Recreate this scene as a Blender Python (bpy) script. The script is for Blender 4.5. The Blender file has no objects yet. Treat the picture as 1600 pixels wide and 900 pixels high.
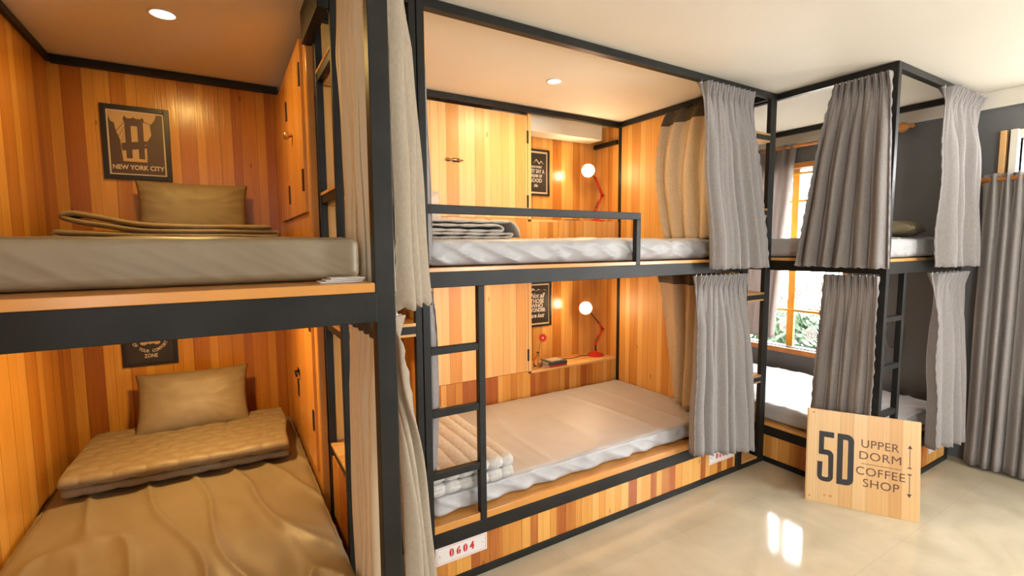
import bpy, bmesh, math, random
from mathutils import Vector, Matrix, noise

C = bpy.context.scene.collection
SC = bpy.context.scene
PI = math.pi

# ------------------------------------------------------------------ camera
cam_data = bpy.data.cameras.new('camera')
cam = bpy.data.objects.new('camera', cam_data)
C.objects.link(cam)
cam_data.sensor_width = 36.0
cam_data.lens = 16.837
cam_data.clip_start = 0.02
_r = Vector((0.85601, -0.51692, -0.00661))
_u = Vector((0.05052, 0.07092, 0.99620))
_f = Vector((0.51448, 0.85309, -0.08683))
_m = Matrix((_r, _u, -_f)).transposed().to_4x4()
_m.translation = Vector((-0.68454, -1.75483, 1.41639))
cam.matrix_world = _m
SC.camera = cam

# ------------------------------------------------------------------ colour management
SC.view_settings.view_transform = 'Standard'
SC.view_settings.look = 'None'
SC.view_settings.gamma = 1.0
SC.view_settings.use_curve_mapping = False
SC.view_settings.exposure = 0.0

# ------------------------------------------------------------------ daylight (overcast sky outside the windows)
SKY = 28.0
world = bpy.data.worlds.new('sky')
SC.world = world
world.use_nodes = True
wn = world.node_tree
bg = wn.nodes['Background']
bg.inputs['Color'].default_value = (0.98, 0.985, 1.0, 1)
bg.inputs['Strength'].default_value = SKY


def portal(name, loc, rot, sx, sy):
    """sampling portal in a window or added wall opening: gives off no light of its own"""
    d = bpy.data.lights.new(name, 'AREA')
    d.shape = 'RECTANGLE'
    d.size, d.size_y = sx, sy
    d.cycles.is_portal = True
    o = bpy.data.objects.new(name, d)
    o.location = loc
    o.rotation_euler = rot
    C.objects.link(o)


portal('opening_portal', (3.49, 0.66, 1.3), (0, PI / 2, 0), 1.5, 1.2)
portal('opening_portal', (3.49, -1.85, 1.3), (0, PI / 2, 0), 1.5, 2.0)
portal('opening_portal', (2.5, -4.56, 1.4), (PI / 2, 0, 0), 1.1, 1.3)  # added opening behind the camera
portal('opening_portal', (-1.46, -3.65, 1.45), (0, -PI / 2, 0), 1.2, 1.2)  # added opening in the unseen part of the left wall

WARM = (1.0, 0.70, 0.36)


# ------------------------------------------------------------------ materials
def new_mat(name, col=(0.5, 0.5, 0.5), rough=0.5, metal=0.0, spec=0.5):
    m = bpy.data.materials.new(name)
    m.use_nodes = True
    b = m.node_tree.nodes['Principled BSDF']
    b.inputs['Base Color'].default_value = (*col, 1)
    b.inputs['Roughness'].default_value = rough
    b.inputs['Metallic'].default_value = metal
    b.inputs['Specular IOR Level'].default_value = spec
    return m


def nodes(m):
    nt = m.node_tree
    return nt, nt.nodes, nt.links, nt.nodes['Principled BSDF']


def mth(nt, op, a, b=None, clamp=False):
    n = nt.nodes.new('ShaderNodeMath')
    n.operation = op
    n.use_clamp = clamp
    for i, v in enumerate((a, b)):
        if v is None:
            continue
        if hasattr(v, 'links'):
            nt.links.new(v, n.inputs[i])
        else:
            n.inputs[i].default_value = v
    return n.outputs[0]


def speckle(m, c1, c2, scale=20, detail=4, bump=0.0, stretch=(1, 1, 1), bscale=None):
    nt, ns, ln, b = nodes(m)
    tc = ns.new('ShaderNodeTexCoord')
    mp = ns.new('ShaderNodeMapping')
    mp.inputs['Scale'].default_value = stretch
    ln.new(tc.outputs['Object'], mp.inputs['Vector'])
    n = ns.new('ShaderNodeTexNoise')
    n.inputs['Scale'].default_value = scale
    n.inputs['Detail'].default_value = detail
    ln.new(mp.outputs[0], n.inputs['Vector'])
    r = ns.new('ShaderNodeValToRGB')
    r.color_ramp.elements[0].position = 0.35
    r.color_ramp.elements[1].position = 0.65
    r.color_ramp.elements[0].color = (*c1, 1)
    r.color_ramp.elements[1].color = (*c2, 1)
    ln.new(n.outputs['Fac'], r.inputs['Fac'])
    ln.new(r.outputs['Color'], b.inputs['Base Color'])
    if bump:
        n2 = ns.new('ShaderNodeTexNoise')
        n2.inputs['Scale'].default_value = bscale or scale
        n2.inputs['Detail'].default_value = 3
        ln.new(mp.outputs[0], n2.inputs['Vector'])
        bp = ns.new('ShaderNodeBump')
        bp.inputs['Strength'].default_value = bump
        bp.inputs['Distance'].default_value = 0.01
        ln.new(n2.outputs['Fac'], bp.inputs['Height'])
        ln.new(bp.outputs[0], b.inputs['Normal'])
    return m


PALE = (0.78, 0.44, 0.15)
GOLD = (0.66, 0.325, 0.072)
AMBER = (0.56, 0.235, 0.042)
RED = (0.36, 0.095, 0.018)


def planks(name, axis='X', width=0.062, seed=0.0, along='Z', stops=None, rough=0.24, groove=0.45, streak=0.4):
    """vertical pine boards, every board its own tone, with grain, dark heartwood streaks and knots"""
    m = new_mat(name, rough=rough, spec=0.5)
    nt, ns, ln, b = nodes(m)
    tc = ns.new('ShaderNodeTexCoord')
    sp = ns.new('ShaderNodeSeparateXYZ')
    ln.new(tc.outputs['Object'], sp.inputs[0])
    u = mth(nt, 'ADD', mth(nt, 'DIVIDE', sp.outputs[axis], width), seed + 50.0)
    # uneven board widths
    wob = mth(nt, 'MULTIPLY', mth(nt, 'SINE', mth(nt, 'MULTIPLY', u, 2.37)), 0.18)
    u = mth(nt, 'ADD', u, wob)
    idx = mth(nt, 'FLOOR', u)
    fr = mth(nt, 'FRACT', u)
    wn1 = ns.new('ShaderNodeTexWhiteNoise')
    wn1.noise_dimensions = '1D'
    ln.new(idx, wn1.inputs['W'])
    ramp = ns.new('ShaderNodeValToRGB')
    cr = ramp.color_ramp
    stops = stops or [(0.0, (0.75, 0.41, 0.12)), (0.4, GOLD), (0.75, (0.60, 0.265, 0.048)), (1.0, (0.42, 0.14, 0.022))]
    while len(cr.elements) < len(stops):
        cr.elements.new(0.5)
    for e, (p, c) in zip(cr.elements, stops):
        e.position = p
        e.color = (*c, 1)
    # streaky vector: across * k, along * small, offset per board
    cb = ns.new('ShaderNodeCombineXYZ')
    ln.new(mth(nt, 'MULTIPLY', sp.outputs[axis], 14.0), cb.inputs[0])
    ln.new(mth(nt, 'MULTIPLY', sp.outputs[along], 0.9), cb.inputs[1])
    ln.new(mth(nt, 'MULTIPLY', idx, 7.31), cb.inputs[2])
    n1 = ns.new('ShaderNodeTexNoise')
    n1.inputs['Scale'].default_value = 1.0
    n1.inputs['Detail'].default_value = 3
    n1.inputs['Distortion'].default_value = 0.6
    ln.new(cb.outputs[0], n1.inputs['Vector'])
    tone = mth(nt, 'ADD', wn1.outputs['Value'], mth(nt, 'MULTIPLY', mth(nt, 'SUBTRACT', n1.outputs['Fac'], 0.5), streak), clamp=True)
    ln.new(tone, ramp.inputs['Fac'])
    cb2 = ns.new('ShaderNodeCombineXYZ')
    ln.new(mth(nt, 'MULTIPLY', sp.outputs[axis], 130.0), cb2.inputs[0])
    ln.new(mth(nt, 'MULTIPLY', sp.outputs[along], 3.0), cb2.inputs[1])
    ln.new(idx, cb2.inputs[2])
    n2 = ns.new('ShaderNodeTexNoise')
    n2.inputs['Scale'].default_value = 1.0
    n2.inputs['Detail'].default_value = 4
    ln.new(cb2.outputs[0], n2.inputs['Vector'])
    grain = mth(nt, 'ADD', mth(nt, 'MULTIPLY', n2.outputs['Fac'], 0.5), 0.75)
    # knots
    cb3 = ns.new('ShaderNodeCombineXYZ')
    ln.new(mth(nt, 'MULTIPLY', sp.outputs[axis], 9.0), cb3.inputs[0])
    ln.new(mth(nt, 'MULTIPLY', sp.outputs[along], 3.2), cb3.inputs[1])
    ln.new(mth(nt, 'ADD', seed * 3.1, 0.3), cb3.inputs[2])
    vo = ns.new('ShaderNodeTexVoronoi')
    vo.inputs['Scale'].default_value = 1.0
    ln.new(cb3.outputs[0], vo.inputs['Vector'])
    knot = mth(nt, 'SUBTRACT', 1.0, mth(nt, 'MULTIPLY', mth(nt, 'LESS_THAN', vo.outputs['Distance'], 0.055), 0.45))
    # groove between boards
    d = mth(nt, 'MINIMUM', fr, mth(nt, 'SUBTRACT', 1.0, fr))
    gv = mth(nt, 'ADD', mth(nt, 'MULTIPLY', mth(nt, 'GREATER_THAN', d, 0.022), groove), 1.0 - groove)
    tot = mth(nt, 'MULTIPLY', mth(nt, 'MULTIPLY', grain, knot), gv)
    mx = ns.new('ShaderNodeMix')
    mx.data_type = 'RGBA'
    mx.blend_type = 'MULTIPLY'
    mx.inputs['Factor'].default_value = 1.0
    ln.new(ramp.outputs['Color'], mx.inputs[6])
    cc = ns.new('ShaderNodeCombineColor')
    for i in range(3):
        ln.new(tot, cc.inputs[i])
    ln.new(cc.outputs[0], mx.inputs[7])
    ln.new(mx.outputs[2], b.inputs['Base Color'])
    bp = ns.new('ShaderNodeBump')
    bp.inputs['Strength'].default_value = 0.35
    bp.inputs['Distance'].default_value = 0.002
    ln.new(mth(nt, 'MULTIPLY', gv, n2.outputs['Fac']), bp.inputs['Height'])
    ln.new(bp.outputs[0], b.inputs['Normal'])
    return m


PALES = [(0.0, (0.76, 0.47, 0.19)), (0.5, (0.72, 0.40, 0.14)), (0.85, (0.68, 0.33, 0.09)), (1.0, AMBER)]
M = {}
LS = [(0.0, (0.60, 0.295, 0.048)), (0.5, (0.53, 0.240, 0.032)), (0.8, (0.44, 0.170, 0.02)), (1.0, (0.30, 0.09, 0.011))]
M['wood_x'] = planks('pine_boards_x', 'X', 0.062, 3.0)
M['wood_y'] = planks('pine_boards_y', 'Y', 0.062, 7.0, rough=0.5)
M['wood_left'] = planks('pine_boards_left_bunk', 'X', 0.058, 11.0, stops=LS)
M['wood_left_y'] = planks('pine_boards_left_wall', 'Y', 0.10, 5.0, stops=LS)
M['door_x'] = planks('pale_pine_boards_x', 'X', 0.062, 19.0, stops=PALES, streak=0.35, rough=0.36)
M['door_y'] = planks('pale_pine_boards_y', 'Y', 0.075, 23.0, stops=[(0, GOLD), (0.6, (0.66, 0.3, 0.07)), (1, AMBER)], streak=0.4)
MIX = [(0.0, (0.72, 0.38, 0.105)), (0.35, (0.64, 0.30, 0.06)), (0.55, AMBER), (0.8, RED)]
M['kick_x'] = planks('mixed_pine_boards_x', 'X', 0.052, 31.0, stops=MIX)
M['kick_y'] = planks('mixed_pine_boards_y', 'Y', 0.052, 37.0, stops=MIX)
M['tread'] = planks('pine_tread', 'Y', 0.08, 41.0, along='X', stops=PALES, streak=0.4)
M['ply'] = planks('pine_deck_boards', 'Y', 0.3, 43.0, along='X', stops=[(0, (0.68, 0.37, 0.115)), (0.6, (0.62, 0.30, 0.08)), (1, AMBER)], streak=0.5, groove=0.1)
M['ply_y'] = planks('pine_deck_boards_y', 'X', 0.3, 47.0, along='Y', stops=[(0, (0.68, 0.37, 0.115)), (0.6, (0.62, 0.30, 0.08)), (1, AMBER)], streak=0.5, groove=0.1)
M['sign'] = planks('sign_pine_boards', 'X', 0.072, 53.0, stops=[(0, (0.72, 0.49, 0.24)), (0.6, (0.66, 0.41, 0.17)), (1, (0.58, 0.32, 0.11))], streak=0.4, groove=0.12, rough=0.35)
M['metal'] = speckle(new_mat('black_painted_steel', rough=0.45, spec=0.28), (0.008, 0.008, 0.006), (0.016, 0.015, 0.012), 6, 4, 0.05, bscale=60)
M['wall_white'] = speckle(new_mat('white_paint', rough=0.75), (0.74, 0.70, 0.60), (0.79, 0.75, 0.65), 2, 3)
M['ceiling'] = speckle(new_mat('white_ceiling_paint', rough=0.7), (0.76, 0.72, 0.63), (0.80, 0.76, 0.67), 1.2, 3)
M['wall_grey'] = speckle(new_mat('dark_grey_paint', rough=0.45), (0.125, 0.132, 0.135), (0.140, 0.147, 0.150), 3, 3)
M['linen'] = speckle(new_mat('taupe_linen', rough=0.85, spec=0.2), (0.285, 0.262, 0.25), (0.33, 0.303, 0.29), 160, 3, 0.06, (1, 1, 0.4), 420)
M['linen_warm_lit'] = speckle(new_mat('warm_lit_taupe_linen', rough=0.85, spec=0.2), (0.32, 0.265, 0.195), (0.36, 0.30, 0.225), 160, 3, 0.06, (1, 1, 0.4), 420)  # taupe linen again, with the left bunk's warm light put into its colour
M['linen_beige'] = speckle(new_mat('beige_curtain_lining', rough=0.8, spec=0.2), (0.42, 0.33, 0.22), (0.47, 0.37, 0.26), 90, 3, 0.1)
M['lining'] = new_mat('cream_curtain_lining', (0.68, 0.58, 0.40), 0.6, 0, 0.3)
M['tape'] = speckle(new_mat('dark_heading_tape', rough=0.8, spec=0.2), (0.07, 0.055, 0.035), (0.09, 0.07, 0.05), 60, 3)
M['sheet_warm_lit'] = speckle(new_mat('warm_lit_satin_sheet', rough=0.42), (0.235, 0.185, 0.112), (0.26, 0.207, 0.128), 5, 3, 0.12, bscale=9)  # same sheets as the grey ones, warm light mixed into their colour
M['sheet_grey'] = speckle(new_mat('pale_grey_sheet', rough=0.5), (0.40, 0.395, 0.395), (0.44, 0.435, 0.435), 5, 3, 0.12, bscale=9)
M['pillow'] = speckle(new_mat('taupe_satin_pillowcase', rough=0.52), (0.205, 0.160, 0.092), (0.23, 0.182, 0.108), 6, 3, 0.08, bscale=14)
M['quilt_taupe'] = speckle(new_mat('taupe_quilt', rough=0.5), (0.225, 0.172, 0.100), (0.26, 0.205, 0.125), 30, 3, 0.1)
M['quilt_grey'] = speckle(new_mat('grey_quilt', rough=0.7), (0.47, 0.45, 0.42), (0.55, 0.53, 0.49), 60, 3, 0.3)
M['brass'] = new_mat('brass', (0.55, 0.38, 0.15), 0.3, 0.9)
M['iron'] = new_mat('dark_iron', (0.02, 0.015, 0.012), 0.5, 0.3)
M['chrome'] = new_mat('chrome', (0.75, 0.75, 0.75), 0.2, 1.0)
M['red'] = new_mat('red_enamel', (0.55, 0.02, 0.012), 0.25)
M['white_plastic'] = new_mat('white_plastic', (0.72, 0.68, 0.64), 0.3)
M['red_print'] = new_mat('red_print', (0.55, 0.012, 0.012), 0.5)
M['pink_print'] = new_mat('pink_red_line', (0.62, 0.16, 0.16), 0.5)
M['black_print'] = new_mat('black_print', (0.012, 0.011, 0.010), 0.5)
M['brown_print'] = new_mat('burnt_brown_print', (0.10, 0.045, 0.018), 0.5)
M['frame'] = new_mat('black_picture_frame', (0.012, 0.010, 0.009), 0.35)
M['poster_black'] = new_mat('poster_black', (0.030, 0.026, 0.022), 0.3)
M['poster_cream'] = new_mat('poster_cream', (0.62, 0.52, 0.36), 0.5)
M['poster_tan'] = new_mat('poster_tan', (0.50, 0.33, 0.13), 0.4)
M['poster_brown'] = new_mat('poster_brown', (0.075, 0.04, 0.022), 0.4)
M['poster_white'] = new_mat('poster_white_lettering', (0.68, 0.64, 0.56), 0.5)
M['cable'] = new_mat('black_cable', (0.015, 0.014, 0.013), 0.5)
M['orange_wood'] = speckle(new_mat('orange_varnished_wood', rough=0.35), (0.55, 0.20, 0.045), (0.66, 0.28, 0.07), 14, 4, 0, (1, 1, 6))
M['yellow'] = new_mat('yellow_gloss_paint', (0.80, 0.36, 0.02), 0.35)
M['white_iron'] = new_mat('white_gloss_paint', (0.75, 0.72, 0.62), 0.35)
M['leaf'] = speckle(new_mat('green_leaves', rough=0.5), (0.020, 0.045, 0.018), (0.05, 0.09, 0.04), 8, 3)
M['bark'] = new_mat('bark', (0.10, 0.06, 0.03), 0.8)
M['petal'] = new_mat('red_petals', (0.60, 0.02, 0.02), 0.5)
M['stem'] = new_mat('green_stem', (0.08, 0.16, 0.03), 0.5)
M['pollen'] = new_mat('pale_flower_centre', (0.75, 0.45, 0.35), 0.6)
M['book_teal'] = new_mat('dark_teal_book_cover', (0.035, 0.075, 0.075), 0.5)
M['book_red'] = new_mat('red_book_cover', (0.45, 0.03, 0.025), 0.5)
M['book_pale'] = new_mat('pale_book_cover', (0.55, 0.45, 0.30), 0.5)
M['paper'] = new_mat('paper', (0.70, 0.63, 0.50), 0.7)

gl = new_mat('clear_glass', (1, 1, 1), 0.03)
gl.node_tree.nodes['Principled BSDF'].inputs['Transmission Weight'].default_value = 1.0
gl.node_tree.nodes['Principled BSDF'].inputs['IOR'].default_value = 1.3
M['glass'] = gl
pane = bpy.data.materials.new('window_glass')
pane.use_nodes = True
pn = pane.node_tree
pn.nodes.clear()
po = pn.nodes.new('ShaderNodeOutputMaterial')
pm = pn.nodes.new('ShaderNodeMixShader')
pt = pn.nodes.new('ShaderNodeBsdfTransparent')
pg = pn.nodes.new('ShaderNodeBsdfGlossy')
pg.inputs['Roughness'].default_value = 0.02
pm.inputs[0].default_value = 0.06
pn.links.new(pt.outputs[0], pm.inputs[1])
pn.links.new(pg.outputs[0], pm.inputs[2])
pn.links.new(pm.outputs[0], po.inputs[0])
M['pane'] = pane


def emis(name, col, s):
    m = bpy.data.materials.new(name)
    m.use_nodes = True
    b = m.node_tree.nodes['Principled BSDF']
    b.inputs['Base Color'].default_value = (*col, 1)
    b.inputs['Emission Color'].default_value = (*col, 1)
    b.inputs['Emission Strength'].default_value = s
    return m


M['lit_lens'] = emis('lit_downlight_lens', (1.0, 0.80, 0.52), 14)
M['lit_bulb'] = emis('lit_bulb', (1.0, 0.80, 0.50), 220)



def translucent(m, fac):
    nt, ns, ln, b = nodes(m)
    out = ns['Material Output']
    tr = ns.new('ShaderNodeBsdfTranslucent')
    src = b.inputs['Base Color'].links[0].from_socket
    ln.new(src, tr.inputs['Color'])
    mx_ = ns.new('ShaderNodeMixShader')
    mx_.inputs[0].default_value = fac
    ln.new(b.outputs[0], mx_.inputs[1])
    ln.new(tr.outputs[0], mx_.inputs[2])
    ln.new(mx_.outputs[0], out.inputs['Surface'])


M['linen_thin'] = speckle(new_mat('thin_window_linen', rough=0.85, spec=0.2), (0.36, 0.32, 0.30), (0.40, 0.36, 0.34), 160, 3)
translucent(M['linen_thin'], 0.45)
translucent(M['linen'], 0.18)

# polished tile floor
m = new_mat('polished_cream_tile', rough=0.09, spec=0.55)
nt, ns, ln, b = nodes(m)
tc = ns.new('ShaderNodeTexCoord')
n1 = ns.new('ShaderNodeTexNoise'); n1.inputs['Scale'].default_value = 2.2; n1.inputs['Detail'].default_value = 7; n1.inputs['Distortion'].default_value = 1.6
ln.new(tc.outputs['Object'], n1.inputs['Vector'])
rp = ns.new('ShaderNodeValToRGB')
rp.color_ramp.elements[0].position = 0.3; rp.color_ramp.elements[0].color = (0.46, 0.40, 0.285, 1)
rp.color_ramp.elements[1].position = 0.7; rp.color_ramp.elements[1].color = (0.56, 0.50, 0.37, 1)
ln.new(n1.outputs['Fac'], rp.inputs['Fac'])
sp = ns.new('ShaderNodeSeparateXYZ'); ln.new(tc.outputs['Object'], sp.inputs[0])


def _gd(out, off):
    f = mth(nt, 'FRACT', mth(nt, 'DIVIDE', mth(nt, 'ADD', out, 60.0 + off), 0.6))
    return mth(nt, 'MINIMUM', f, mth(nt, 'SUBTRACT', 1.0, f))


d = mth(nt, 'MINIMUM', _gd(sp.outputs['X'], 0.0), _gd(sp.outputs['Y'], 0.25))
g = mth(nt, 'ADD', mth(nt, 'MULTIPLY', mth(nt, 'GREATER_THAN', d, 0.0022), 0.13), 0.87)
cc = ns.new('ShaderNodeCombineColor')
for i in range(3): ln.new(g, cc.inputs[i])
mx = ns.new('ShaderNodeMix'); mx.data_type = 'RGBA'; mx.blend_type = 'MULTIPLY'; mx.inputs['Factor'].default_value = 1
ln.new(rp.outputs[0], mx.inputs[6]); ln.new(cc.outputs[0], mx.inputs[7]); ln.new(mx.outputs[2], b.inputs['Base Color'])
M['floor'] = m


# ------------------------------------------------------------------ helpers
def wloc(o):
    v = Vector((0, 0, 0))
    while o is not None:
        v += o.location
        o = o.parent
    return v


def obj(name, bm, mat, parent=None, smooth=False, bevel=0.0, solid=0.0, sub=0, kind=None, label=None):
    """link a world-space bmesh as ONE object; its origin sits at its parent's origin"""
    me = bpy.data.meshes.new(name)
    if parent is not None:
        bmesh.ops.translate(bm, verts=bm.verts, vec=-wloc(parent))
    bmesh.ops.recalc_face_normals(bm, faces=bm.faces)
    bm.to_mesh(me)
    bm.free()
    if smooth:
        for p in me.polygons:
            p.use_smooth = True
    me.materials.append(mat)
    o = bpy.data.objects.new(name, me)
    C.objects.link(o)
    o.parent = parent
    if bevel:
        md = o.modifiers.new('bevel', 'BEVEL')
        md.width = bevel
        md.segments = 2
        md.limit_method = 'ANGLE'
    if solid:
        md = o.modifiers.new('solid', 'SOLIDIFY')
        md.thickness = solid
        md.offset = 0
    if sub:
        md = o.modifiers.new('sub', 'SUBSURF')
        md.levels = sub
        md.render_levels = sub
    if kind:
        o['kind'] = kind
    if label:
        o['label'] = label
    return o


def thing(name, label, cat, loc=(0, 0, 0), group=None):
    o = bpy.data.objects.new(name, None)
    o.location = loc
    o.empty_display_size = 0.1
    C.objects.link(o)
    o['label'] = label
    o['category'] = cat
    if group:
        o['group'] = group
    return o


def tag(o, label, cat, group=None):
    o['label'] = label
    o['category'] = cat
    if group:
        o['group'] = group
    return o


def recentre(o, loc):
    """give a single-mesh top-level thing its own origin"""
    loc = Vector(loc)
    o.data.transform(Matrix.Translation(-loc))
    o.location = loc
    return o


def box(bm, x0, x1, y0, y1, z0, z1):
    vs = [bm.verts.new((x, y, z)) for x in (x0, x1) for y in (y0, y1) for z in (z0, z1)]
    for f in ((0, 1, 3, 2), (4, 6, 7, 5), (0, 4, 5, 1), (2, 3, 7, 6), (0, 2, 6, 4), (1, 5, 7, 3)):
        bm.faces.new([vs[i] for i in f])
    return vs


def bx(name, dims, mat, parent=None, bevel=0.0015, **k):
    bm = bmesh.new()
    if isinstance(dims[0], (tuple, list)):
        for d in dims:
            box(bm, *d)
    else:
        box(bm, *dims)
    return obj(name, bm, mat, parent, bevel=bevel, **k)


def tube(bm, pts, r, seg=10, cap=True):
    pts = [Vector(p) for p in pts]
    rings = []
    n = len(pts)
    prev = None
    for i, p in enumerate(pts):
        t = (pts[min(i + 1, n - 1)] - pts[max(i - 1, 0)]).normalized()
        if prev is None:
            a = t.orthogonal().normalized()
        else:
            a = (prev - t * prev.dot(t)).normalized()
        prev = a
        bvec = t.cross(a)
        rr = r[i] if isinstance(r, (list, tuple)) else r
        rings.append([bm.verts.new(p + (a * math.cos(2 * PI * k / seg) + bvec * math.sin(2 * PI * k / seg)) * rr) for k in range(seg)])
    for i in range(n - 1):
        for k in range(seg):
            bm.faces.new((rings[i][k], rings[i][(k + 1) % seg], rings[i + 1][(k + 1) % seg], rings[i + 1][k]))
    if cap:
        bm.faces.new(rings[0][::-1])
        bm.faces.new(rings[-1])


def lathe(bm, prof, origin, axis=(0, 0, 1), seg=24, cap=True):
    """prof: list of (radius, height along axis)"""
    ax = Vector(axis).normalized()
    a = ax.orthogonal().normalized()
    b_ = ax.cross(a)
    o = Vector(origin)
    rings = []
    for r, h in prof:
        r = max(r, 1e-4)
        rings.append([bm.verts.new(o + ax * h + (a * math.cos(2 * PI * k / seg) + b_ * math.sin(2 * PI * k / seg)) * r) for k in range(seg)])
    for i in range(len(rings) - 1):
        for k in range(seg):
            bm.faces.new((rings[i][k], rings[i][(k + 1) % seg], rings[i + 1][(k + 1) % seg], rings[i + 1][k]))
    if cap:
        bm.faces.new(rings[0][::-1])
        bm.faces.new(rings[-1])


def grid(bm, P):
    V = [[bm.verts.new(p) for p in row] for row in P]
    for i in range(len(V) - 1):
        for j in range(len(V[0]) - 1):
            bm.faces.new((V[i][j], V[i][j + 1], V[i + 1][j + 1], V[i + 1][j]))
    return V


def poly(bm, pts2, M4, depth):
    """extruded flat polygon: pts2 in local xy, thickness along local z, placed by matrix M4"""
    lo = [bm.verts.new(M4 @ Vector((x, y, 0))) for x, y in pts2]
    hi = [bm.verts.new(M4 @ Vector((x, y, depth))) for x, y in pts2]
    n = len(pts2)
    bm.faces.new(lo[::-1])
    bm.faces.new(hi)
    for i in range(n):
        bm.faces.new((lo[i], lo[(i + 1) % n], hi[(i + 1) % n], hi[i]))


def text(name, s, size, mat, M4, parent, extrude=0.0006, xs=1.0, offset=0.0, align='CENTER', shear=0.0, spacing=1.0):
    cu = bpy.data.curves.new(name, 'FONT')
    cu.body = s
    cu.size = size
    cu.extrude = extrude
    cu.offset = offset
    cu.align_x = align
    cu.align_y = 'CENTER'
    cu.shear = shear
    cu.space_character = spacing
    cu.resolution_u = 3
    t = bpy.data.objects.new(name, cu)
    C.objects.link(t)
    dg = bpy.context.evaluated_depsgraph_get()
    me = bpy.data.meshes.new_from_object(t.evaluated_get(dg))
    bpy.data.objects.remove(t)
    me.name = name
    me.transform(Matrix.Diagonal((xs, 1, 1, 1)))
    me.transform(M4)
    me.transform(Matrix.Translation(-wloc(parent)))
    me.materials.clear()
    me.materials.append(mat)
    o = bpy.data.objects.new(name, me)
    C.objects.link(o)
    o.parent = parent
    return o


def face_y(x, y, z):
    """local xy -> world xz, looking towards the camera side (-y)"""
    return Matrix(((1, 0, 0, x), (0, 0, -1, y), (0, 1, 0, z), (0, 0, 0, 1)))


def nz(x, y, z=0.0):
    return noise.noise(Vector((x, y, z)))


# ================================================================== SETTING
CZ = 2.342
o = bx('floor', (-1.6, 3.6, -4.6, 1.6, -0.1, 0.0), M['floor'], bevel=0, kind='structure')
bx('ceiling', (-1.6, 3.6, -4.6, 1.6, CZ, CZ + 0.1), M['ceiling'], bevel=0, kind='structure')
bx('wall_back', (-1.5, 3.5, 1.45, 1.55, 0, CZ), M['wall_grey'], bevel=0, kind='structure')
bx('wall_left', [(-1.5, -1.385, -3.1, 1.45, 0, CZ), (-1.5, -1.385, -4.6, -4.2, 0, CZ), (-1.5, -1.385, -4.2, -3.1, 0, 0.9), (-1.5, -1.385, -4.2, -3.1, 2.0, CZ)], M['wall_grey'], bevel=0, kind='structure')  # unseen opening added to brighten the corner bunk; dark paint limits fill
XW = 3.425
# right wall with two window openings
w1 = (0.09, 1.24, 0.537, 2.04)
w2 = (-2.75, -0.825, 0.45, 2.04)
bx('wall_right', [
    (XW, XW + 0.12, w1[1], 1.45, 0, CZ),
    (XW, XW + 0.12, w2[1], w1[0], 0, CZ),
    (XW, XW + 0.12, -4.6, w2[0], 0, CZ),
    (XW, XW + 0.12, w1[0], w1[1], 0, w1[2]),
    (XW, XW + 0.12, w1[0], w1[1], w1[3], CZ),
    (XW, XW + 0.12, w2[0], w2[1], 0, w2[2]),
    (XW, XW + 0.12, w2[0], w2[1], w2[3], CZ)], M['wall_grey'], bevel=0, kind='structure')
bx('wall_front', [  # opening behind the camera added for fill light; dark paint limits bounce
    (-1.5, 2.0, -4.62, -4.5, 0, CZ), (3.0, 3.55, -4.62, -4.5, 0, CZ),
    (2.0, 3.0, -4.62, -4.5, 0, 0.8), (2.0, 3.0, -4.62, -4.5, 2.0, CZ)], M['wall_grey'], bevel=0, kind='structure')
bx('trim_1', (XW - 0.02, XW, -4.5, 1.45, 2.240, CZ - 0.001), M['wall_white'], bevel=0.001, kind='structure')
# boxed beam crossing the back of the middle bunk
bx('trim_2', (0.9, 1.86, 1.11, 1.262, 2.222, CZ - 0.001), M['wall_white'], bevel=0.002, kind='structure')
# window 1 behind the corner bunk: wooden frame, sill
wf = [(XW - 0.018, XW + 0.05, w1[0] - 0.04, w1[0], w1[2] - 0.045, w1[3] + 0.045),
      (XW - 0.018, XW + 0.05, w1[1], w1[1] + 0.04, w1[2] - 0.045, w1[3] + 0.045),
      (XW - 0.018, XW + 0.05, w1[0], w1[1], w1[3], w1[3] + 0.045),
      (XW - 0.03, XW + 0.05, w1[0], w1[1], w1[2] - 0.045, w1[2])]
bx('window_1', wf, M['orange_wood'], bevel=0.003, kind='structure')
w2f = [(XW - 0.05, XW + 0.05, w2[1], w2[1] + 0.035, w2[2] - 0.05, w2[3] + 0.05),
       (XW - 0.018, XW + 0.05, w2[0] - 0.05, w2[0], w2[2] - 0.05, w2[3] + 0.05),
       (XW - 0.018, XW + 0.05, w2[0], w2[1], w2[3], w2[3] + 0.05),
       (XW - 0.018, XW + 0.05, w2[0], w2[1], w2[2] - 0.05, w2[2])]
win2 = bx('window_2', w2f, M['wall_white'], bevel=0.003, kind='structure')
bx('pane', (XW + 0.03, XW + 0.034, w2[0], w2[1], w2[2], w2[3]), M['pane'], win2, bevel=0)

# wooden shutter leaf standing open beside the far window
sh = thing('window_shutter', 'narrow varnished wooden shutter on the dark grey wall above the floor-length curtain', 'shutter', (XW, -0.775, 0.45))
bx('shutter_panel', (3.37, XW - 0.001, -0.775, -0.747, 0.9, 2.09), M['sign'], sh, bevel=0.003)
bx('hinge', (3.41, XW - 0.001, -0.747, -0.740, 1.70, 1.78), M['brass'], sh, bevel=0.001)

# yellow and white wrought grille in window 1
gr = thing('window_grille', 'yellow and white wrought iron grille with scrolls outside the corner bunk window', 'window grille', (XW + 0.10, 0.62, w1[2]))
for yy in (0.53, 0.93):
    bx('upright', (XW + 0.09, XW + 0.115, yy - 0.030, yy + 0.030, w1[2], w1[3]), M['yellow'], gr, 0.003)
for zz in (0.85, 1.78, 2.01):
    bx('crossbar', (XW + 0.072, XW + 0.088, w1[0], w1[1], zz - 0.010, zz + 0.010), M['yellow'], gr, 0.003)


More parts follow.
